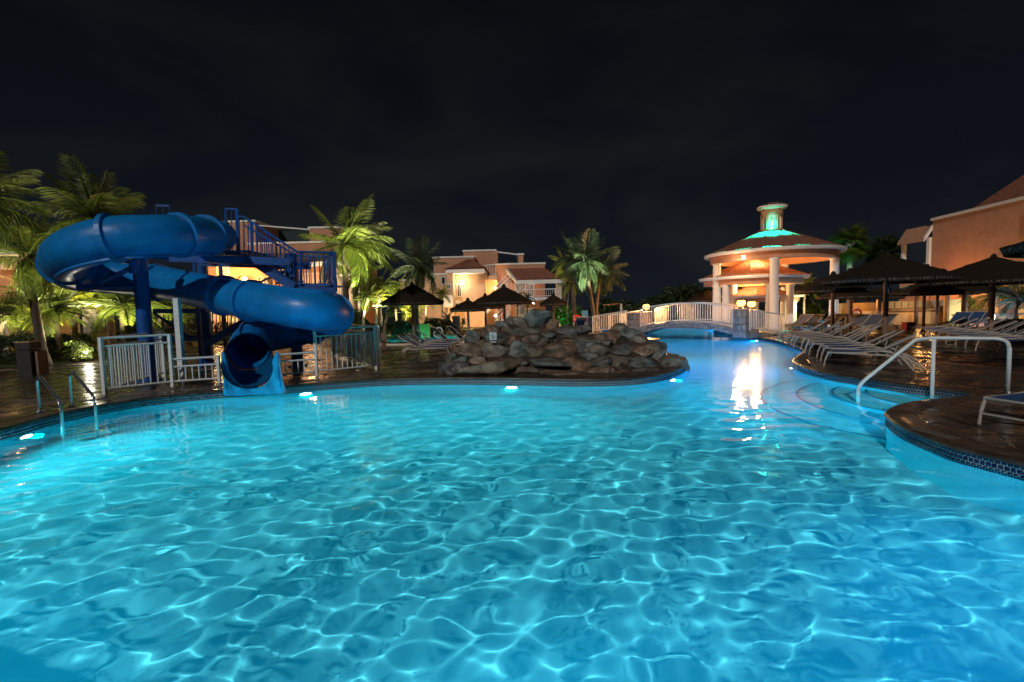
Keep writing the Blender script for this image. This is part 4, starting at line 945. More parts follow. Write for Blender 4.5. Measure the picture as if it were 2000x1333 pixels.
lamp('POINT', 'balcony_light', D(1035, 560, YB - .5), 60, (1, .75, .6), .1); lamp('POINT', 'garden_wall_light', D(885, 625, YB - 2.5), 200, (1, .58, .2), .15); lamp('POINT', 'garden_wall_light', D(925, 622, YB - 2), 130, (1, .52, .12), .15)
# ---- building A (behind the slide)
bA = T('hotel_building', 'peach hotel building with roof pergola behind the blue slide tower', 'building', D(600, 640, 34))
YA = 34
block(bA, 486, 668, 476, YA + 2, 8, peach); block(bA, 604, 668, 446, YA + 6, 5, peach); block(bA, 448, 498, 434, YA + 6, 5, peach)
beam(D(496, 440, YA + 6), D(606, 449, YA + 6), .12, .1, 'pergola_bar', bA, trim)
b = MB(); wallbox(b, 498, 604, 452, YA + 10, .3, 476); b.build('roof_screen', mat('dark green screen', (.01, .03, .03), .8), bA)
e0 = D(494, 514, YA - 1); e1 = D(694, 514, YA - 1); e0.z = e1.z = D(600, 512, YA - 1).z; r0 = D(505, 492, YA + 2); r1 = D(655, 492, YA + 2); r0.z = r1.z = D(600, 494, YA + 2).z
tile_plane(bA, e0, e1, r0, r1); b = MB(); b.box(((e0.x + e1.x) / 2, YA - .95, e0.z - .15), (e1.x - e0.x, .2, .3)); b.build('fascia', trim, bA)
tile_plane(bA, e1, e1 + Vector((0, 5, 0)), r1, r1 + Vector((0, 1, 0)))
block(bA, 395, 690, 516, YA, 6, peach, cap=False); 
b = MB(); wallbox(b, 655, 690, 536, YA - .9, .5, 540); b.build('sill_band', trim, bA)
for u in (661, 688, 560): b = MB(); p = D(u, 600, YA - .6); b.lathe([(.22, DECK), (.22, .3), (.17, .4), (.17, e0.z - .5), (.24, e0.z - .3)], (p.x, YA - .6, 0), 16); b.build('porch_column', cream, bA)
window(bA, 594, 640, 532, 592, YA, fm=cream, pm=peachl, mull=3); window(bA, 655, 676, 528, 592, YA, fm=trim, pm=greyb, mull=1); window(bA, 506, 526, 540, 575, YA, fm=cream, pm=greyb); window(bA, 425, 448, 520, 545, YA, fm=trim, pm=cream, mull=1); window(bA, 452, 466, 590, 640, YA, fm=trim, pm=cream)
walllamp(478, 545, YA - .6, 320, 'glowing wall lamp above the upper bend of the slide', (1, .55, .15), 90, .13); lamp('POINT', 'porch_light', D(430, 535, YA - 1), 200, (1, .5, .14), .2); lamp('POINT', 'porch_light', D(600, 545, YA - 1.8), 170, (1, .55, .25), .2); lamp('POINT', 'porch_light', D(675, 560, YA - 2), 90, (1, .7, .45), .2)
lamp('POINT', 'porch_light', D(420, 620, YA - 1), 160, (1, .65, .3), .2)
# ---- building at far left
bL = T('hotel_building', 'low peach building corner at the far left behind the palms', 'building', D(0, 620, 24))
block(bL, -90, 31, 520, 24, 4, peach, vb=603, name='wall', cap=False); block(bL, -90, 12, 600, 24.1, 4, cream, name='lower_wall', cap=False); b = MB(); p = D(17, 520, 23.6); b.lathe([(.3, D(17, 527, 23.6).z), (.3, D(17, 505, 23.6).z), (.36, D(17, 490, 23.6).z)], (p.x, 23.6, 0), 16); b.build('column_stub', cream, bL); 
e0 = D(-60, 492, 23); e1 = D(46, 492, 23); e0.z = e1.z; b = MB(); b.box(((e0.x + e1.x) / 2, 24, e0.z), (e1.x - e0.x, 2.4, .3)); b.build('cornice', trim, bL)
lamp('POINT', 'porch_light', D(10, 560, 22.6), 90, (1, .5, .15), .2)
# ---- building C (right)
bC = T('hotel_building', 'tall peach building with a plain side wall at the right edge', 'building', (27.9, 30, DECK))
zC = 1.75 + 148 / F * 32.0
A = Vector((27.95, 32.3, 0)); B_ = Vector((27.0, 24.2, 0)); 
b = MB(); b.slab(B_, A, -9, DECK, zC); b.build('wall', peach, bC); b = MB(); b.slab(B_ + Vector((-.1, -.1, 0)), A + Vector((-.1, .1, 0)), -9.2, zC, zC + .16); b.build('parapet_coping', trim, bC)
b = MB(); tile_plane(bC, (28.9, 31, zC + .2), (28.2, 24, zC + .2), (32, 30, zC + 2.6), (32, 25, zC + 2.6))
# balcony on its left
xb = D(1786, 500, 33.5).x; zb = D(1800, 522, 33.5).z
b = MB(); b.box(((xb + 28.1) / 2, 33.6, zb), (28.1 - xb, 2.4, .35)); b.build('balcony_floor', trim, bC)
for yy in (32.5, 34.6): b = MB(); b.box((xb + .15, yy, (zb + 5.6) / 2 + .1), (.22, .22, 5.6 - zb)); b.build('balcony_post', trim, bC)
railing([Vector((xb + .2, 32.5, zb + 1.1)), Vector((28, 32.5, zb + 1.1))], [Vector((xb + .2, 32.5, zb + .3)), Vector((28, 32.5, zb + .3))], .2, bC, whitem, pr=.02, rt=.04)
b = MB(); b.slab((xb - .3, 32.45), (28.1, 32.45), 2.2, (5.45, 6.4), (5.6, 6.55)); b.build('balcony_roof', peach, bC); b = MB(); b.slab((xb - .35, 32.3), (28.1, 32.3), .12, (5.42, 6.4), (5.72, 6.7)); b.build('balcony_fascia', trim, bC)
b = MB(); b.box(((xb + 28.1) / 2, 33.6, (zb) / 2), (28.1 - xb, 2.2, zb - .3)); b.build('lower_wall', peach, bC)
for (y0, y1, z0, z1) in ((24.9, 25.7, 5.0, 6.1), (24.9, 25.7, 2.5, 3.2)):
    b = MB(); x_ = 27.08
    b.box((x_, (y0 + y1) / 2, (z0 + z1) / 2), (.06, y1 - y0, z1 - z0)); o = b.build('window', trim, bC)
    for i_ in range(2):
        for j_ in range(3): b = MB(); b.box((x_ - .02, y0 + .08 + (i_ + .5) * (y1 - y0 - .16) / 2, z0 + .06 + (j_ + .5) * (z1 - z0 - .12) / 3), (.05, (y1 - y0) / 2 - .13, (z1 - z0) / 3 - .08)); b.build('pane', glassd, o)
lamp('POINT', 'added_wall_light', (25.6, 29.5, 1.5), 330, (1, .40, .12), .2)  # no fixture here; lamp added to warm and brighten the side wall
# ---- pool bar
bar_ = T('pool_bar', 'long tan pool bar with white shutter panel and counter behind the umbrellas', 'bar', D(1780, 620, 29))
YR = 29
b = MB(); x0, x1, zt, zb = wallbox(b, 1645, 1870, 590, YR, .3); b.build('back_wall', tanw, bar_)
b = MB(); wallbox(b, 1733, 1842, 588, YR - .15, .1, 603); b.build('shutter_panel', greyb, bar_)
for k in range(8): b = MB(); wallbox(b, 1735 + k * 13.4, 1747 + k * 13.4, 589, YR - .19, .035, 602.5); b.build('shutter_slat', greyb, bar_)
b = MB(); wallbox(b, 1740, 1840, 604, YR - .5, .5, 607); b.build('counter_top', pole, bar_)
b = MB(); wallbox(b, 1668, 1840, 607, YR - .35, .3); b.build('counter_front', tanw, bar_)
b = MB(); wallbox(b, 1650, 1850, 576, YR - 1.5, 2.5, 580); b.build('bar_roof', mat('brown canopy', (.16, .08, .04), .8), bar_)
for u in (1660, 1716, 1790, 1850): b = MB(); p = D(u, 600, YR - 1.2); b.box((p.x, YR - 1.2, 1.15), (.14, .14, 2.0)); b.build('bar_post', pole, bar_)
lamp('POINT', 'bar_light', D(1700, 592, YR - 1), 50, (1, .5, .15), .2); lamp('POINT', 'bar_light', D(1800, 594, YR - 1.2), 60, (1, .5, .15), .2)
wl_ = T('garden_wall', 'pale garden wall beside the bar below the big building', 'wall', D(1880, 630, 28)); b = MB(); wallbox(b, 1852, 1882, 585, 28, .3); b.build('wall_panel', cream, wl_); b = MB(); wallbox(b, 1896, 1990, 615, 25, .3); b.build('brick_base', peach, wl_); b = MB(); wallbox(b, 1965, 1984, 592, 24.6, .4); b.build('pilaster', peach, wl_); b = MB(); wallbox(b, 1890, 2050, 613, 24.5, .9, 616); b.build('wall_cap', stonec[0], wl_)
def bar_stool(x, y, rz, label):
    t = T('bar_stool', label, 'stool', (x, y, DECK), 'stools and chairs at the pool bar', rz)
    V0 = Vector((x, y, 0)) * 0
    for sx in (-1, 1):
        for sy in (-1, 1):
            b = MB(); b.tube([(sx * .2, sy * .2, 0), (sx * .16, sy * .16, .62)], .016, 6); o = b.build('leg', framem); o.parent = t
    b = MB(); b.box((0, 0, .64), (.38, .38, .05)); o = b.build('seat', slinggrey); o.parent = t
    b = MB(); b.box((0, .19, .88), (.36, .03, .26)); o = b.build('backrest', slinggrey); o.parent = t
for k, u in enumerate((1667, 1680, 1693, 1742, 1752, 1762, 1792, 1806, 1845, 1850)):
    p = G(u, 632.5); bar_stool(p.x, p.y + .2, math.pi * (k % 3 == 0) + .3 * k, ['first', 'second', 'third', 'fourth', 'fifth', 'sixth', 'seventh', 'eighth', 'ninth', 'tenth'][k] + ' dark bar chair from the left along the tan pool bar')
# stone tower left of the slide
stp = T('stone_pillar', 'rough stone double pillar among the palms left of the slide', 'stone pillar', G(198, 690))
pc = G(190, 686); stone_box(pc, .62, .6, D(185, 604, pc.y).z - DECK, .1, stp, 9, .25); pc2 = G(213, 682); stone_box(pc2, .42, .5, D(210, 610, pc2.y).z - DECK, .1, stp, 8, .25)
# bin
bn = T('litter_bin', 'square charcoal litter bin with pale rim at the left edge of the deck', 'bin', G(60, 735)); p = G(60, 733); 
bw = 25 * p.y / F; bhh = D(60, 668, p.y).z - DECK
b = MB(); b.box(p + Vector((0, 0, bhh * .38)), (bw, bw, bhh * .76), .1); b.build('lower_box', binm, bn); b = MB(); b.box(p + Vector((0, 0, bhh * .885)), (bw * 1.05, bw * 1.05, bhh * .2), .1); b.build('hood', binm, bn); b = MB(); b.box(p + Vector((0, 0, bhh)), (bw * 1.08, bw * 1.08, .03), .1); b.build('rim', tanw, bn)
b = MB(); b.box(p + Vector((bw * .62, .1, bhh * .36)), (.12, bw * .9, bhh * .7), .1); b.build('side_board', pole, bn)
# ================================================================= THATCHED UMBRELLAS
def thatch_umbrella(c, R_, ze, za, label, pr=.07, layers=3, lean=0, polemat=None, poles=None, cname='canopy'):
    t = T('thatched_umbrella', label, 'thatched umbrella', (c.x, c.y, DECK), 'thatched umbrellas')
    n = 96; r = random.Random(label)
    lay = []
    for L_ in range(layers):
        f0 = 1 - L_ / layers * .86; f1 = max(.0, 1 - (L_ + 1.35) / layers * .86) if L_ < layers - 1 else .0
        lay.append((f0, f1))
    for i_, (f0, f1) in enumerate(lay):
        V = []; rows_ = 5
        for j in range(rows_):
            tt = j / (rows_ - 1); f = f0 + (f1 - f0) * tt
            for k in range(n):
                a = 2 * math.pi * k / n; jag = (r.uniform(-.035, .035) if j == 0 else r.uniform(-.008, .008)); jz = r.uniform(-.05, .02) if j == 0 else r.uniform(-.012, .012)
                rr_ = R_ * (f + jag * .6) if f > 0 else .02; z = ze + (za - ze) * (1 - f) ** .93 + jz + .05 + (.035 if j == 0 else 0)
                V.append((c.x + rr_ * math.cos(a) + lean * (1 - f), c.y + rr_ * math.sin(a), z))
        for k in range(n):      # underside lip
            a = 2 * math.pi * k / n; rr_ = R_ * f0 * .97; V.append((c.x + rr_ * math.cos(a) + lean * (1 - f0), c.y + rr_ * math.sin(a), ze + (za - ze) * (1 - f0) ** .93 - .06 - r.uniform(0, .05)))
        Fq = [(j * n + k, j * n + (k + 1) % n, (j + 1) * n + (k + 1) % n, (j + 1) * n + k) for j in range(rows_ - 1) for k in range(n)]
        Fq += [(rows_ * n + k, rows_ * n + (k + 1) % n, (k + 1) % n, k) for k in range(n)]
        npmesh('thatch_layer', V, Fq, thatch, t)
        if i_ == 0:
            Vf = []
            for k in range(n * 7):
                a = 2 * math.pi * k / (n * 7) ; rr_ = R_ * r.uniform(.955, 1.012); a2 = a + r.uniform(-.01, .01); zz = ze + .03; w2 = .0055
                Vf += [(c.x + rr_ * math.cos(a2 - w2), c.y + rr_ * math.sin(a2 - w2), zz), (c.x + rr_ * math.cos(a2 + w2), c.y + rr_ * math.sin(a2 + w2), zz), (c.x + rr_ * 1.01 * math.cos(a2), c.y + rr_ * 1.01 * math.sin(a2), zz - r.uniform(.07, .12))]
            stuff(npmesh('rim_fringe', Vf, np.arange(len(Vf)).reshape(-1, 3), fringe, t))
    b = MB(); b.lathe([(R_ * .97, ze - .09), (.05, ze + (za - ze) * .82)], (c.x, c.y, 0), 48, False); b.build('underside', thatch, t)
    b = MB(); b.tube([(c.x, c.y, DECK), (c.x + lean * .5, c.y, za - .1)], pr, 12); b.build('pole', polemat or pole, t)
    for k in range(8):
        a = 2 * math.pi * (k + .5) / 8; b = MB(); b.tube([(c.x + .05 * math.cos(a), c.y + .05 * math.sin(a), ze + (za - ze) * .78 - .08), (c.x + R_ * .9 * math.cos(a), c.y + R_ * .9 * math.sin(a), ze - .06)], .025, 6); b.build('rafter', pole, t)
    b = MB(); b.lathe([(.12, -.05), (.10, .08), (.03, .16)], (c.x + lean, c.y, za), 10); b.build('top_tuft', thatch, t)
    b = MB(); b.lathe([(pr * 2.2, 0), (pr * 2.0, .06), (pr * 1.1, .08)], (c.x, c.y, DECK), 12); b.build('base_collar', blackm, t)
    return t
def umb(u, vb, hw, vrim, vap, label, Y_=None, pr=.07, layers=3, **k):
    g_ = G(u, vb) if Y_ is None else Vector((D(u, 600, Y_).x, Y_, DECK)); R_ = hw * g_.y / F * .97; ze = D(u, vrim, g_.y).z; za = D(u, vap, g_.y).z
    return thatch_umbrella(g_, R_, ze, za, label, pr, layers, **k)
umb(809, 667, 62, 593, 557, 'thatched umbrella in front of the palms, leftmost one')
umb(914, 655, 36, 606, 587, 'small low thatched umbrella before the orange wall', Y_=27.5)
umb(948, 650, 40, 601, 578, 'thatched umbrella half hidden behind the bigger one above the rocks', Y_=28.5)
umb(985, 650, 55, 592, 561, 'wide thatched umbrella just left above the rock pile', Y_=25)
umb(1081, 650, 28, 595, 577, 'small thatched umbrella right of the rock pile top', Y_=31)
umb(1378, 640, 36, 588, 566, 'dark thatched umbrella behind the bridge railing', Y_=33)
umb(1728, 668, 112, 549, 501, 'widest thatched umbrella with blue-lit rim in the row of loungers', pr=.085, layers=4)
umb(1625, 656, 64, 569, 537, 'thatched umbrella partly hidden left behind the widest one')
umb(1661, 648, 56, 581, 560, 'low thatched umbrella under the rim of the widest one')
umb(1803, 650, 60, 573, 552, 'thatched umbrella right behind the widest one', pr=.06)
umb(1829, 642, 62, 574, 556, 'thatched umbrella behind the loungers with a reddish pole', pr=.06)
umb(1934, 657, 118, 552, 504, 'big thatched umbrella at the right with a white notice on its pole', pr=.10, layers=4)
umb(1882, 640, 46, 571, 552, 'thatched umbrella before the palms on thick brown poles', pr=.13)
umb(1716, 644, 40, 582, 566, 'farthest thatched umbrella before the tan bar', pr=.08)
thatch_umbrella(Vector((11.15, 8.35, DECK)), 1.95, 2.60, 3.3, 'thatched umbrella cut off by the right edge of the picture', .07, 4)
# notices on poles
for (u, v, Y_, w_, h_, m_, lab) in ((1737.5, 568, 17.3, .085, .17, bluep, 'small notice tinted blue for pool light on the pole of the widest umbrella'), (1931, 566, 19.0, .17, .19, signw, 'small white notice on the thick pole at the right'), (1804.5, 576, 21, .06, .15, signw, 'small white notice on the red-lit pole'), (1630, 579, 20.2, .05, .14, bluep, 'tiny blue notice on the leftmost pole of the right group'), (1875, 577, 23.2, .07, .17, signw, 'tiny white notice on the brown pole before the palms')):  # first notice is white; blue light on it is put into its colour
    p = D(u, v, Y_); b = MB(); b.box(p, (w_, .015, h_)); o = b.build('pole_notice', m_, None, loc=p); tag(o, lab, 'notice', 'small notices on the umbrella poles')
# ================================================================= LOUNGERS
def make_lounger(fab, back=38):
    back = back * .82
    t = T('sun_lounger', 'x', 'sun lounger'); 
    Lg = 1.35; wd = .34; ca, sa = math.cos(rad(back)), math.sin(rad(back)); bl = .78
    hips = Vector((Lg * .48, 0, .33))
    for sy in (-1, 1):
        y = sy * wd; b = MB()
        b.tube(spl([(-.62, y, .33), (-.3, y, .335), (0, y, .35), (.35, y, .40), (.62, y, .36), (.95, y, .20), (1.12, y, 0)], 4), .019, 8); b.build('side_rail', framem, t, True)
        b = MB(); b.tube([(-.62, y, .33), (.1, y, .315), (.75, y, .31)], .018, 8); b.build('lower_rail', framem, t)
        b = MB(); b.tube([(.30, y * .94, .36), (.30 + bl * ca, y * .94, .36 + bl * sa)], .019, 8); b.build('backrest_rail', framem, t)
        b = MB(); b.tube(rounded([(-.60, y, .33), (-.66, y, .16), (-.70, y, 0)], .1, 3) if False else [(-.60, y, .33), (-.66, y, .18), (-.69, y, 0)], .02, 8); b.build('leg', framem, t)
        b = MB(); b.tube([(.72, y, .33), (.98, y, .0)], .018, 8); b.build('leg', framem, t)
    b = MB(); b.tube([(-.67, -wd, .14), (-.67, wd, .14)], .015, 6); b.build('cross_bar', framem, t)
    b = MB(); b.tube([(.93, -wd, .07), (.93, wd, .07)], .015, 6); b.build('cross_bar', framem, t)
    b = MB(); b.tube([(-.62, -wd, .33), (-.62, wd, .33)], .018, 6); b.build('cross_bar', framem, t)
    b = MB(); b.tube([(.30 + bl * ca, -wd * .94, .36 + bl * sa), (.30 + bl * ca, wd * .94, .36 + bl * sa)], .018, 6); b.build('head_bar', framem, t)
    b = MB(); b.tube([(.62, -wd * .8, .31), (.30 + bl * .6 * ca, -wd * .8, .36 + bl * .6 * sa)], .012, 6); b.build('backrest_prop', framem, t); b = MB(); b.tube([(.62, wd * .8, .31), (.30 + bl * .6 * ca, wd * .8, .36 + bl * .6 * sa)], .012, 6); b.build('backrest_prop', framem, t)
    def sheet(p0, p1, sagv, name):
        n = 8; V = []
        for th in (0, -.008):
            for i in range(n + 1):
                q = Vector(p0).lerp(Vector(p1), i / n)
                for j in range(7): s = -1 + 2 * j / 6; V.append((q.x, s * wd * .93, q.z - sagv * (1 - s * s) + th))
        k = (n + 1) * 7; Fq = [(i * 7 + j, i * 7 + j + 1, (i + 1) * 7 + j + 1, (i + 1) * 7 + j) for i in range(n) for j in range(6)]
        Fq = Fq + [tuple(x + k for x in f[::-1]) for f in Fq]; npmesh(name, V, Fq, fab, t, True)
    sheet((-.6, 0, .345), (.30, 0, .365), .025, 'seat_sling'); sheet((.30, 0, .37), (.30 + bl * ca, 0, .37 + bl * sa), .02, 'backrest_sling')
    reg(t); return t
PROT = {('n', 38): None}
def lounger(p, rz, label, group, fab='navy', back=38):
    key = (fab, back)
    if key not in PROT: PROT[key] = make_lounger(sling if fab == 'navy' else slinggrey, back); o = PROT[key]
    else: o = dup(PROT[key])
    o.location = (p.x, p.y, DECK + .006); o.rotation_euler = (0, 0, rz); o['label'] = label; o['group'] = group; o['category'] = 'sun lounger'; return o
ORD = ['first', 'second', 'third', 'fourth', 'fifth', 'sixth', 'seventh', 'eighth', 'ninth', 'tenth', 'eleventh', 'twelfth', 'thirteenth']
# left group: heads to the left, feet toward the rocks
for k, (u, v, bk) in enumerate([(838, 699, 38), (846, 694, 40), (852, 689, 36), (864, 685, 45), (888, 681, 52), (918, 679, 52)]):
    p = G(u, v); lounger(p, math.pi + (.10 if k < 4 else .25) + .04 * k, ORD[k] + ' navy lounger from the front in the row left of the rocks', 'navy loungers left of the rock pile', 'navy', bk)
for k, (u, v, rz) in enumerate([(868, 655, 2.6), (890, 653, 2.4)]):
    lounger(G(u, v), rz, ('left' if k == 0 else 'right') + ' one of two loungers before the orange building wall', 'loungers before the orange wall', 'navy', 52)
for k, (u, v) in enumerate([(1126, 652), (1148, 652)]): lounger(G(u, v), -1.3, ('left' if k == 0 else 'right') + ' navy lounger between the rocks and the left ramp railing', 'loungers left of the bridge', 'navy', 60)
# right front row: feet to the pool (left), heads to the right
n = 13
for k in range(n):
    t = k / (n - 1); f_ = G(1617 - 97 * t ** .85, 713 - 49 * t ** .62); rz = -.74 + .12 * t + random.uniform(-.05, .05)
    p = f_ + Vector((math.cos(rz), math.sin(rz), 0)) * (.69 + random.uniform(-.08, .08)); lounger(p, rz, ORD[k] + ' lounger from the camera in the front row along the right bank', 'loungers in the front row on the right bank', 'navy' if k < 4 else 'grey', (38, 41, 36, 46)[k % 4])
# behind, second row
n = 10
for k in range(n):
    t = k / (n - 1); f_ = G(1946 - 168 * t ** .9, 697 - 41 * t ** .72); rz = -.72 + random.uniform(-.05, .05)
    p = f_ + Vector((math.cos(rz), math.sin(rz), 0)) * .69; lounger(p, rz, ORD[k] + ' lounger from the camera in the second row behind the handrail', 'loungers in the second row on the right', 'navy' if k % 3 else 'grey', (38, 42, 36)[k % 3])
A = G(2010, 680); 
for k in range(3): lounger(A + Vector((.7 * k, .75 * k, 0)), -.6, ORD[k] + ' navy lounger from the front at the far right edge', 'loungers at the right edge', 'navy', 38)
for k, (u, v) in enumerate([(1552, 647), (1574, 647), (1612, 646.5), (1640, 647), (1662, 649), (1690, 650), (1712, 650)]):
    lounger(G(u, v), .35, ORD[k] + ' grey lounger from the left in the back row by the pavilion pool', 'loungers in the back row by the pavilion', 'grey', 45)
for k, (u, v) in enumerate([(1862, 645), (1888, 644), (1905, 644)]): lounger(G(u, v), .4, ORD[k] + ' bright blue-backed lounger from the left under the right umbrellas', 'loungers under the right umbrellas', 'navy', 45)
# nearest lounger, cut by the right edge
lounger(G(1965, 846) + Vector((.80, .20, 0)), .22, 'nearest white-framed lounger cut off by the right edge', 'loungers at the right edge', 'navy', 20)
# ================================================================= SMALL THINGS
def post_sign():
    p = G(1143, 648); t = T('notice_board', 'blue notice board with red base on a white post by the left ramp', 'notice board', p); zt = D(1142, 607, p.y).z
    b = MB(); b.box((p.x, p.y, zt - .25), (.36, .04, .52)); b.build('board', bluep, t); b = MB(); b.box((p.x, p.y - .003, zt - .55), (.36, .05, .08)); b.build('red_strip', red, t); b = MB(); b.box((p.x, p.y + .03, (zt) / 2), (.07, .05, zt - .3)); b.build('post', whitem, t)
    p = G(1122, 649); t = T('life_ring_post', 'white post carrying a red life ring left of the bridge ramp', 'life ring', p); b = MB(); b.box((p.x, p.y, .65), (.09, .07, 1.0)); b.build('post', whitem, t)
    b = MB(); cc = Vector((p.x + .14, p.y - .08, .95)); b.tube([cc + Vector((.20 * math.cos(a), 0, .20 * math.sin(a))) for a in [2 * math.pi * k / 20 for k in range(21)]], .055, 8, False); b.build('ring', red, t, True)
post_sign()
p = D(1674, 612, 27); t = T('life_ring_post', 'red life ring on a post between the right pavilion column and umbrellas', 'life ring', (p.x, 27, DECK)); b = MB(); b.tube([p + Vector((.22 * math.cos(a), 0, .22 * math.sin(a))) for a in [2 * math.pi * k / 20 for k in range(21)]], .05, 8, False); b.build('ring', red, t, True); b = MB(); b.box((p.x, 27.1, .7), (.07, .05, 1.1)); b.build('post', whitem, t)
p = G(1774, 646); t = T('cool_box', 'red cool box standing among the loungers by the umbrella pole', 'cool box', p); b = MB(); b.box(p + Vector((0, 0, .18)), (.42, .32, .36)); b.build('body', red, t); b = MB(); b.box(p + Vector((0, 0, .385)), (.44, .34, .045)); b.build('lid', red, t); b = MB(); b.box(p + Vector((-.03, -.165, .2)), (.26, .01, .1)); b.build('white_band', signw, t)
# far handrails
def hoop(pts, r, label, m=whitem): t = T('pool_handrail', label, 'handrail', pts[0]); b = MB(); b.tube(rounded([Vector(q_) for q_ in pts], .12), r, 8); b.build('rail_tube', m, t, True)
p = G(1628, 651); q_ = G(1651, 650); hoop([p, p + Vector((0, 0, .85)), q_ + Vector((0, 0, .85)), q_], .03, 'small white handrail hoop among the loungers by the pavilion pool')
p = G(1614, 646); hoop([p + Vector((-.3, 0, .3)), p + Vector((.35, 0, .95)), p + Vector((.45, 0, .95)), p + Vector((.45, 0, 0))], .03, 'slanting white rail beside the right pavilion column')
p = D(845, 655, 26); hoop([D(862, 664, 22), D(846, 655, 22), D(852, 641, 22), D(862, 640, 22), D(865, 652, 22)], .03, 'white curved rail at the small pool behind the left loungers')
b = MB(); p = G(750, 683); b.box(p + Vector((0, 0, .35)), (.16, .16, .7)); o = b.build('wooden_post', pole, None, loc=p); tag(o, 'short wooden post at the edge of the small left pool', 'post')
b = MB(); p = D(829, 647, 27); b.box((p.x, 27, .55), (.62, .3, .8)); o = b.build('utility_box', mat('yellow green box', (.40, .22, .03), .6), None, loc=(p.x, 27, DECK)); tag(o, 'yellow-green utility box by the round hedge', 'utility box')
b = MB(); p = D(892, 637, 33); b.box((p.x, 33, .7), (.5, .4, 1.1)); o = b.build('service_cart', blackm, None, loc=(p.x, 33, DECK)); tag(o, 'dark service box standing by the orange wall', 'box')
# ramp gate frame left of bridge lamp
t = T('beach_shower', 'pale post with a long horizontal arm behind the left ramp', 'shower post', D(1213, 640, 29)); beam(D(1178, 596, 29), D(1213, 594, 29), .08, .08, 'arm', t, pole); b = MB(); p = D(1213, 594, 29); b.box((p.x, 29, p.z / 2), (.12, .12, p.z)); b.build('post', cream, t)
p = G(1262, 663); t = T('round_planter', 'low round stone platform in the channel left of the bridge', 'platform', (p.x, p.y, 0)); b = MB(); b.lathe([(.55, -1.2), (.55, .10), (.60, .12), (.60, .17), (.02, .17)], (p.x, p.y, 0), 36); b.build('platform_top', copingm, t)
# ================================================================= PALMS
def frond_mesh(L_, droop, leaf, nleaf=30, seed=0, hang=.55, m=None, wd=.028):
    r = np.random.RandomState(seed); V = []; Fq = []
    def pos(t):
        a = droop * t; return np.array([L_ * (math.sin(a) / droop if droop > .01 else t), 0, L_ * ((math.cos(a) - 1) / droop)])
    def tan(t): a = droop * t; return np.array([math.cos(a), 0, -math.sin(a)])
    n = 9
    for i in range(n + 1):
        t = i / n; p = pos(t); w_ = .035 * (1 - t) + .006; V += [p + [0, -w_, 0], p + [0, w_, 0], p + [0, 0, -w_]]
    for i in range(n):
        for k in range(3): Fq.append((i * 3 + k, i * 3 + (k + 1) % 3, (i + 1) * 3 + (k + 1) % 3, (i + 1) * 3 + k))
    for s in (-1, 1):
        for i in range(nleaf):
            t = .12 + .88 * (i + r.uniform(-.2, .2)) / nleaf; t = min(t, 1); p = pos(t); tg = tan(t)
            ln = leaf * (math.sin(math.pi * min(1, .18 + .78 * t)) ** .6) * r.uniform(.85, 1.1)
            d = tg * (.45 + .35 * t) + np.array([0, s * .9, 0]) + np.array([0, 0, -hang * r.uniform(.3, 1.2)]); d /= np.linalg.norm(d)
            d2 = d + np.array([0, 0, -hang * .9]); d2 /= np.linalg.norm(d2)
            wv = np.cross(d, [0, 0, 1.]); wv = tg * .8 + r.normal(size=3) * .15; wv /= np.linalg.norm(wv); mid = p + d * ln * .5; tip = mid + d2 * ln * .5
            o = len(V); V += [p, mid + wv * wd, tip, mid - wv * wd]; Fq.append((o, o + 1, o + 2, o + 3))
    me_o = npmesh('frond', V, Fq, m or leafp); me = me_o.data; bpy.data.objects.remove(me_o); return me
def fan_mesh(R_, nl=26, seed=0, m=None):
    r = np.random.RandomState(seed); V = []; Fq = []; pet = R_ * .9
    V += [(0, -.02, 0), (0, .02, 0), (pet, .012, .0), (pet, -.012, .0)]; Fq.append((0, 1, 2, 3))
    for i in range(nl):
        a = rad(-125 + 250 * i / (nl - 1)); ln = R_ * r.uniform(.85, 1.05); b_ = np.array([pet, 0, 0]); d = np.array([math.cos(a), math.sin(a), -.12 + .1 * math.cos(2 * a)]); wv = np.array([-math.sin(a), math.cos(a), 0]) * R_ * .055
        mid = b_ + d * ln * .6; tip = b_ + d * ln + np.array([0, 0, -ln * r.uniform(.15, .45)]); o = len(V); V += [b_, mid + wv, tip, mid - wv]; Fq.append((o, o + 1, o + 2, o + 3))
    me_o = npmesh('frond', V, Fq, m or leafp); me = me_o.data; bpy.data.objects.remove(me_o); return me
FM = {}
def fronds(kind, m):
    key = (kind, m.name)
    if key not in FM:
        if kind == 'coco': FM[key] = [frond_mesh(1, dr, .34, 40, i, hang=h, m=m, wd=.012) for i, (dr, h) in enumerate([(.7, .5), (1.1, .8), (1.5, 1.1), (.4, .4)])]
        elif kind == 'areca': FM[key] = [frond_mesh(1, dr, .26, 26, 20 + i, hang=.15, m=m, wd=.016) for i, dr in enumerate([.6, 1.0, 1.4])]
        elif kind == 'fan': FM[key] = [fan_mesh(.55, 26, i, m) for i in range(3)]
    return FM[key]
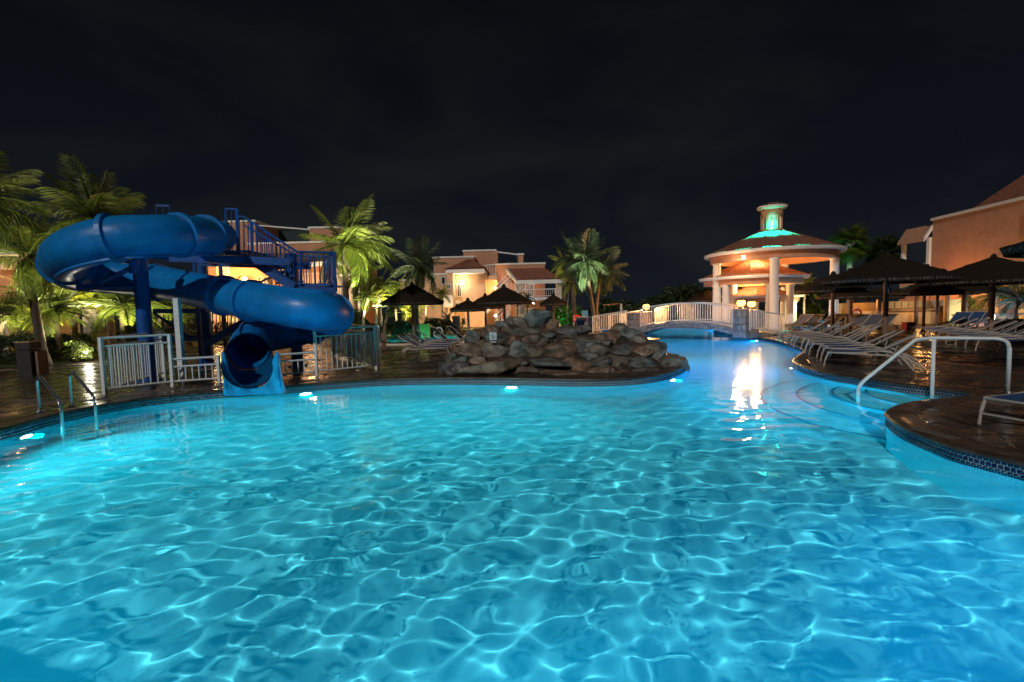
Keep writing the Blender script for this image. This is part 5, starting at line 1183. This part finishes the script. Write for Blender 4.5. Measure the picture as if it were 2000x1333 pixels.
def palm(base, crown, Lf, nf, label, kind='coco', m=None, tr=.12, tm=None, wind=0, lo=-50, hi=80, bend=.25, name='palm_tree', group='palm trees', trunk=True, cat='palm tree', rseed=None):
    base = Vector(base); crown = Vector(crown); t = T(name, label, cat, base, group); r = random.Random(rseed if rseed is not None else label)
    if trunk:
        n = 22; side = Vector((crown.y - base.y, 0, 0)); P = []
        for i in range(n + 1):
            s = i / n; p = base.lerp(crown, s); off = math.sin(math.pi * s) * bend * (crown.x - base.x + .3); p.x -= off; P.append(p)
        rr_ = [tr * (1.5 - .5 * min(1, i / 3)) * (1 - .35 * i / n) * (1 + .06 * (i % 2)) for i in range(n + 1)]
        b = MB(); b.tube(P, rr_, 12); b.build('trunk', tm or bark, t, True)
        b = MB(); 
        for k in range(9): a = 2 * math.pi * k / 9; q_ = crown + Vector((math.cos(a) * tr * 1.0, math.sin(a) * tr, -.12 + .1 * (k % 3))); b.tube([crown + Vector((0, 0, -.28)), q_, q_ + Vector((math.cos(a) * .06, math.sin(a) * .06, .16))], [.03, .05, .02], 5)
        b.build('crown_shaft', tm or bark, t)
    FMs = fronds(kind, m or leafp)
    for k in range(nf):
        az = 2.39996 * k + r.uniform(-.2, .2); el = rad(lo + (hi - lo) * (1 - (k / nf) ** .85)) + r.uniform(-.12, .12)
        if wind: az = az - wind * math.sin(az) * .9; el += .15 * math.cos(az) * abs(wind) * -1
        o = bpy.data.objects.new('frond', FMs[k % len(FMs)] if kind != 'coco' else FMs[3 if el > rad(55) else (0 if el > rad(25) else (1 if el > rad(-10) else 2))]); C.objects.link(o); o.parent = t; o.location = crown - base
        s = Lf * r.uniform(.85, 1.1); o.scale = (s, s * (1 if kind != 'coco' else 1.15), s); o.rotation_euler = (r.uniform(-.4, .4), -el, az)
    return t
def palmpx(ub, vb, uc, vc, Y_, Lpx, nf, label, **k):
    base = D(ub, vb, Y_); base.z = DECK; return palm(base, D(uc, vc, Y_), Lpx * Y_ / F, nf, label, **k)
def gspot(loc, en, col, r):
    lamp('SPOT', 'garden_spot', loc, en, col, r, loc + Vector((0, .35, 2)), 150, blend=.6)
def uplight(u, v, Y_, en, aim=None, col=(1, .88, .55), cone=110, z=None):
    p = D(u, v, Y_); lamp('SPOT', 'garden_spot', p, en, col, .06, aim or p + Vector((0, .5, 4)), cone)
W = 1
palmpx(86, 700, 52, 505, 16.5, 96, 22, 'coconut palm with dark leaning trunk at the left edge', wind=.5, tr=.15, tm=bark)
palmpx(175, 640, 182, 425, 24, 108, 26, 'big wind-blown coconut palm rising behind the slide tube', wind=.5, tr=.16, lo=-30)
palmpx(-75, 640, -55, 390, 15, 125, 22, 'coconut palm whose fronds enter at the upper left edge', wind=.6, tr=.16)
palmpx(683, 640, 672, 478, 22, 104, 26, 'tallest coconut palm right of the slide tower', wind=1.15, tr=.15, m=leafp, lo=-35)
palmpx(706, 640, 702, 540, 26, 62, 18, 'palm in shade right behind the tallest centre palm', tr=.10, tm=barkp, wind=.5)
palmpx(816, 655, 817, 520, 25.5, 62, 22, 'dark coconut palm standing over the leftmost thatched umbrella', m=leafb, wind=.4, tr=.14)
palmpx(1163, 640, 1142, 512, 27, 66, 24, 'taller palm of the pair left of the orange lantern', m=leafb, wind=.3, tr=.11)
palmpx(1166, 636, 1176, 530, 27.8, 56, 22, 'shorter palm of the pair left of the orange lantern', m=leafb, wind=.6, tr=.11)
palmpx(1124, 640, 1118, 500, 31, 50, 20, 'blurry palm behind the taller lantern-side palm', m=leafb, tr=.16)
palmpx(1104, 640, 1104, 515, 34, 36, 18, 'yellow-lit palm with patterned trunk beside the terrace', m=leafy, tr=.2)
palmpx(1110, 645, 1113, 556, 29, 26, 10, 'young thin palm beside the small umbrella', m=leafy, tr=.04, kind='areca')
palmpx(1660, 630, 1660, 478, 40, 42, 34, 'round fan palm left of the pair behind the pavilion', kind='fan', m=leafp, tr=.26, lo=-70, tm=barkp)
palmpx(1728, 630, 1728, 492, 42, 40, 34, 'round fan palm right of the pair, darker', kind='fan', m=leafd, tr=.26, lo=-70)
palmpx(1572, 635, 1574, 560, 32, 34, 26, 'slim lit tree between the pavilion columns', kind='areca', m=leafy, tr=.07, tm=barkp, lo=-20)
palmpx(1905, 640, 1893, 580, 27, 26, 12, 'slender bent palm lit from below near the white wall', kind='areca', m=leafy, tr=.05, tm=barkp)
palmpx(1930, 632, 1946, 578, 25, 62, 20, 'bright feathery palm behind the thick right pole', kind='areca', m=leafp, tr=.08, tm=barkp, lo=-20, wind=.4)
palmpx(1985, 640, 1990, 588, 23, 52, 20, 'dark feathery palm at the right edge', kind='areca', m=leafd, tr=.08, lo=-10)
# lit areca clumps centre
for (ub, uc, vc, Y_, L_, m_, lab) in [(748, 742, 560, 27, 52, leafp, 'pale-trunked areca palm left of the leftmost umbrella'), (738, 739, 583, 26, 34, leafy, 'thin areca palm in front of the pale-trunked one'), (778, 772, 575, 29, 40, leafy, 'bright areca palm behind the umbrella canopy'), (712, 716, 585, 25, 36, leafp, 'low areca palm beside the end of the slide tube'), (752, 764, 600, 24, 40, leafp, 'areca palm with curved white trunk under the umbrella edge'), (835, 833, 590, 31, 34, leafy, 'areca palm before the yellow wall'), (795, 795, 610, 29, 34, leafy, 'low areca palm right of the umbrella pole'), (868, 862, 578, 35, 32, leafy, 'arching palm before the lit building panel')]:
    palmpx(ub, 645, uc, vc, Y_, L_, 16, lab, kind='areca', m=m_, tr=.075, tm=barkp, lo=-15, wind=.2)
palmpx(872, 650, 874, 622, 30, 22, 16, 'small spiky palm by the foot of the peach building', kind='areca', m=leafp, tr=.09, tm=barkp)
palmpx(905, 650, 905, 628, 32, 12, 10, 'tiny palm against the orange wall', kind='areca', m=leafp, tr=.05)
palmpx(1012, 600, 1012, 580, 36, 24, 12, 'palm tops in front of the balcony', kind='areca', m=leafp, tr=.05)
palmpx(1032, 600, 1030, 582, 35.5, 22, 12, 'leafy palm right of the balcony door', kind='areca', m=leafp, tr=.05)
# lit clumps at left
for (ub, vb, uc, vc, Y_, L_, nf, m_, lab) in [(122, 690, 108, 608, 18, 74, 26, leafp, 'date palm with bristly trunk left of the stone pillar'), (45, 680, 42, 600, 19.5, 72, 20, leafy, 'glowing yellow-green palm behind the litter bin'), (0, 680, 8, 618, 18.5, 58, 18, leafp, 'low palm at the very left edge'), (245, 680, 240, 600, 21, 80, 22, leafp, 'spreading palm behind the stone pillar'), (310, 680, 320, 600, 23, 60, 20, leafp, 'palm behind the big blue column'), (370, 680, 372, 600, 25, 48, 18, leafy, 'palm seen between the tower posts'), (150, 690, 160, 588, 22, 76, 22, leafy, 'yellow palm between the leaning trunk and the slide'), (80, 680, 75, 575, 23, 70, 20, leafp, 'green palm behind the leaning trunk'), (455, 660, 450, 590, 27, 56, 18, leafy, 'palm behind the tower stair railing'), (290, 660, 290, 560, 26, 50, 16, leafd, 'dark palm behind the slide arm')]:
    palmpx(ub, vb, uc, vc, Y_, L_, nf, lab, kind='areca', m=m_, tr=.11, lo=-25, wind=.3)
# ---------------------------------------------------------------- bushes
def bush(c, r3, n, size, label, m, name='bush', cat='bush', group='garden bushes', flat=0, seed=None):
    r = np.random.RandomState(abs(hash(label)) % 9999 if seed is None else seed); t = T(name, label, cat, (c.x, c.y, DECK), group)
    d = r.normal(size=(n, 3)); d /= np.linalg.norm(d, axis=1, keepdims=True)
    if flat: d = np.sign(d) * np.abs(d) ** flat
    k = .60 + .42 * r.rand(n, 1) ** .5; lump = 1 + .13 * np.sin(d[:, :1] * 5 + seed_(label)) * np.cos(d[:, 1:2] * 6) + .1 * np.sin(d[:, 2:3] * 9)
    P = d * k * lump * np.array(r3); P[:, 2] += r3[2]; P = P[P[:, 2] > 0] + np.array([c.x, c.y, DECK]); n = len(P)
    a = r.normal(size=(n, 3)); a /= np.linalg.norm(a, axis=1, keepdims=True); b_ = np.cross(a, r.normal(size=(n, 3))); b_ /= np.linalg.norm(b_, axis=1, keepdims=True); s = size * r.uniform(.6, 1.3, (n, 1))
    V = np.stack([P - a * s, P + b_ * s * .42, P + a * s, P - b_ * s * .42], 1).reshape(-1, 3); npmesh('foliage', V, np.arange(4 * n).reshape(-1, 4), m, t)
    b = MB(); 
    for k_ in range(5): a_ = 2 * math.pi * k_ / 5; b.tube([(c.x, c.y, DECK), (c.x + r3[0] * .5 * math.cos(a_), c.y + r3[1] * .5 * math.sin(a_), DECK + r3[2])], [.04, .015], 5)
    b.build('stem', bark, t); return t
def seed_(s): return sum(map(ord, s)) % 97
def bushpx(u, v, hw, hh, Y_, label, m, n=1500, size=.07, **k):
    k_ = Y_ / F; c = D(u, v, Y_); bush(Vector((c.x, Y_, 0)), (hw * k_, hw * k_ * .8, hh * k_), n, size, label, m, seed=seed_(label), **k)
HP = 'clipped hedges and shrubs'
bushpx(30, 690, 60, 28, 17.5, 'dark hedge behind the litter bin at the left edge', leafd, 5200, .055, flat=.6, name='hedge', cat='hedge')
bushpx(125, 690, 44, 24, 19, 'dark hedge between the bin and the stone pillar', leafd, 4200, .055, flat=.6, name='hedge', cat='hedge')
bushpx(150, 690, 26, 20, 17.5, 'lit shrub right behind the garden spotlight', leafp, 1800, .06)
bushpx(60, 650, 30, 20, 22, 'yellow glowing shrub above the left hedge', leafy, 1800, .07)
bushpx(848, 642, 26, 17, 29, 'round clipped hedge ball behind the left loungers', leafd, 4200, .05, name='hedge', cat='hedge')
bushpx(786, 645, 24, 17, 26.5, 'loose dark shrub left of the umbrella pole', leafd, 2200, .08)
bushpx(730, 645, 28, 15, 27, 'reddish dark hedge behind the right fence', leafd, 2600, .06, name='hedge', cat='hedge')
bushpx(697, 628, 20, 30, 26, 'tall shrub at the end of the slide tube', leafd, 1800, .09)
bushpx(1095, 620, 22, 24, 33, 'green-lit shrub right of the terrace column', leafp, 1500, .11); bushpx(1122, 625, 20, 22, 34, 'green-lit shrub behind the life ring', leafp, 1400, .11)
bushpx(978, 640, 14, 8, 34, 'small flower bush at the foot of the stairs', leafd, 700, .08)
for i, (u, hw, hh, Y_) in enumerate([(1215, 40, 20, 44), (1285, 45, 23, 45), (1345, 42, 33, 46), (1385, 26, 28, 46), (1180, 30, 22, 46), (1310, 24, 30, 50)]):
    bushpx(u, 628, hw, hh, Y_, ORD[i] + ' dark bush of the tree line behind the bridge', leafd, 2600, .17, name='bush', cat='bush')
for i, (u, v, L_) in enumerate([(1290, 590, 22), (1330, 575, 22), (1353, 570, 26)]):
    palmpx(u, 640, u, v, 44, L_, 18, ORD[i] + ' small palm rising from the dark tree line', m=leafd, kind='areca', tr=.1)
bushpx(1600, 620, 40, 26, 44, 'dark shrub mass seen through the pavilion columns', leafd, 2200, .16); bushpx(1590, 615, 16, 18, 34, 'olive shrub beside the right pavilion column', leafp, 900, .12)
bushpx(1915, 590, 28, 26, 29, 'sunny green shrub glowing behind the right umbrella', leafy, 2200, .09); bushpx(1975, 640, 40, 12, 21, 'low dark ground plants at the right edge', leafd, 1500, .07)
bushpx(1640, 610, 30, 24, 46, 'dark shrub behind the bar left end', leafd, 1500, .16)
bushpx(640, 640, 60, 16, 31, 'shrubs below the building behind the slide tower', leafd, 2500, .09); bushpx(400, 650, 80, 18, 30, 'low shrubs behind the slide tower', leafd, 2600, .1); bushpx(470, 645, 40, 14, 27, 'lit low shrubs between the stair and flume', leafp, 1800, .08)
bushpx(300, 660, 70, 20, 27, 'shrubs behind the stone pillar and blue column', leafd, 2600, .09)
# ---------------------------------------------------------------- garden lights
gs = T('garden_spotlight', 'small bright garden spotlight on the ground before the stone pillar', 'spotlight', G(170, 697)); p = D(171, 690, 17.6); b = MB(); b.lathe([(.05, -.12), (.06, 0)], p, 10); b.build('housing', blackm, gs); b = MB(); b.tube([p + Vector((0, -.02, .05)), p + Vector((0, -.05, .06))], .07, 12); b.build('lens', emis('spot lens', (1, .9, .8), 120), gs)
b = MB(); p2 = G(162, 700); b.box(p2 + Vector((0, 0, .16)), (.16, .16, .32)); o = b.build('bollard_box', blackm, None, loc=p2); tag(o, 'short black bollard beside the garden spotlight', 'bollard')
lamp('POINT', 'garden_spot', D(171, 686, 17.2), 50, (1, .9, .7), .08)
YG = (1, .92, .50)
for (u, v, Y_, en) in [(30, 668, 18.2, 420), (70, 655, 21.5, 420), (118, 676, 17.0, 200), (150, 650, 20.5, 420), (235, 655, 20, 320), (330, 650, 22, 260), (440, 640, 26, 260), (190, 560, 23, 160), (80, 590, 17, 130), (-40, 600, 14, 300)]:
    gspot(D(u, v, Y_), en * 2.3, YG, .1)
for (u, v, Y_, en) in [(690, 560, 21, 110), (730, 625, 24.5, 260), (760, 600, 25.5, 260), (770, 640, 27.5, 200), (825, 625, 30, 160), (790, 625, 28, 140), (705, 500, 21, 90), (640, 500, 20.5, 60)]:
    gspot(D(u, v, Y_), en * 2.3, YG, .1)
lamp('SPOT', 'palm_spot', D(690, 600, 20), 5200, (1, .98, .62), .08, D(712, 450, 22), 55)
lamp('SPOT', 'palm_spot', D(1150, 600, 25.5), 4200, (.9, 1, .6), .08, D(1150, 490, 27), 60)
lamp('SPOT', 'palm_spot', D(1105, 560, 32), 300, YG, .08, D(1104, 510, 34), 80)
lamp('SPOT', 'green_garden_lamp', D(1105, 632, 31.0), 130, (.0, 1, .25), .1, D(1108, 612, 34), 110)
lamp('POINT', 'garden_spot', D(1574, 600, 31), 90, YG, .1); lamp('POINT', 'garden_spot', D(1118, 600, 28.5), 20, YG, .1)
lamp('POINT', 'garden_spot', D(1935, 618, 25.2), 160, (1, .95, .6), .1); lamp('POINT', 'garden_spot', D(1905, 618, 27), 120, (1, 1, .5), .1)
t = T('garden_spotlight', 'white ground spotlight behind the thick pole at the right', 'spotlight', G(1936, 640)); p = D(1936, 624, 24); b = MB(); b.lathe([(.05, -.1), (.12, 0), (.12, .2), (.04, .25)], p, 12); b.build('lens', emis('spot lens warm', (1, .85, .9), 60), t)
lamp('SPOT', 'fan_palm_spot', D(1650, 570, 36), 600, (.1, .9, .6), .1, D(1655, 480, 40), 60)
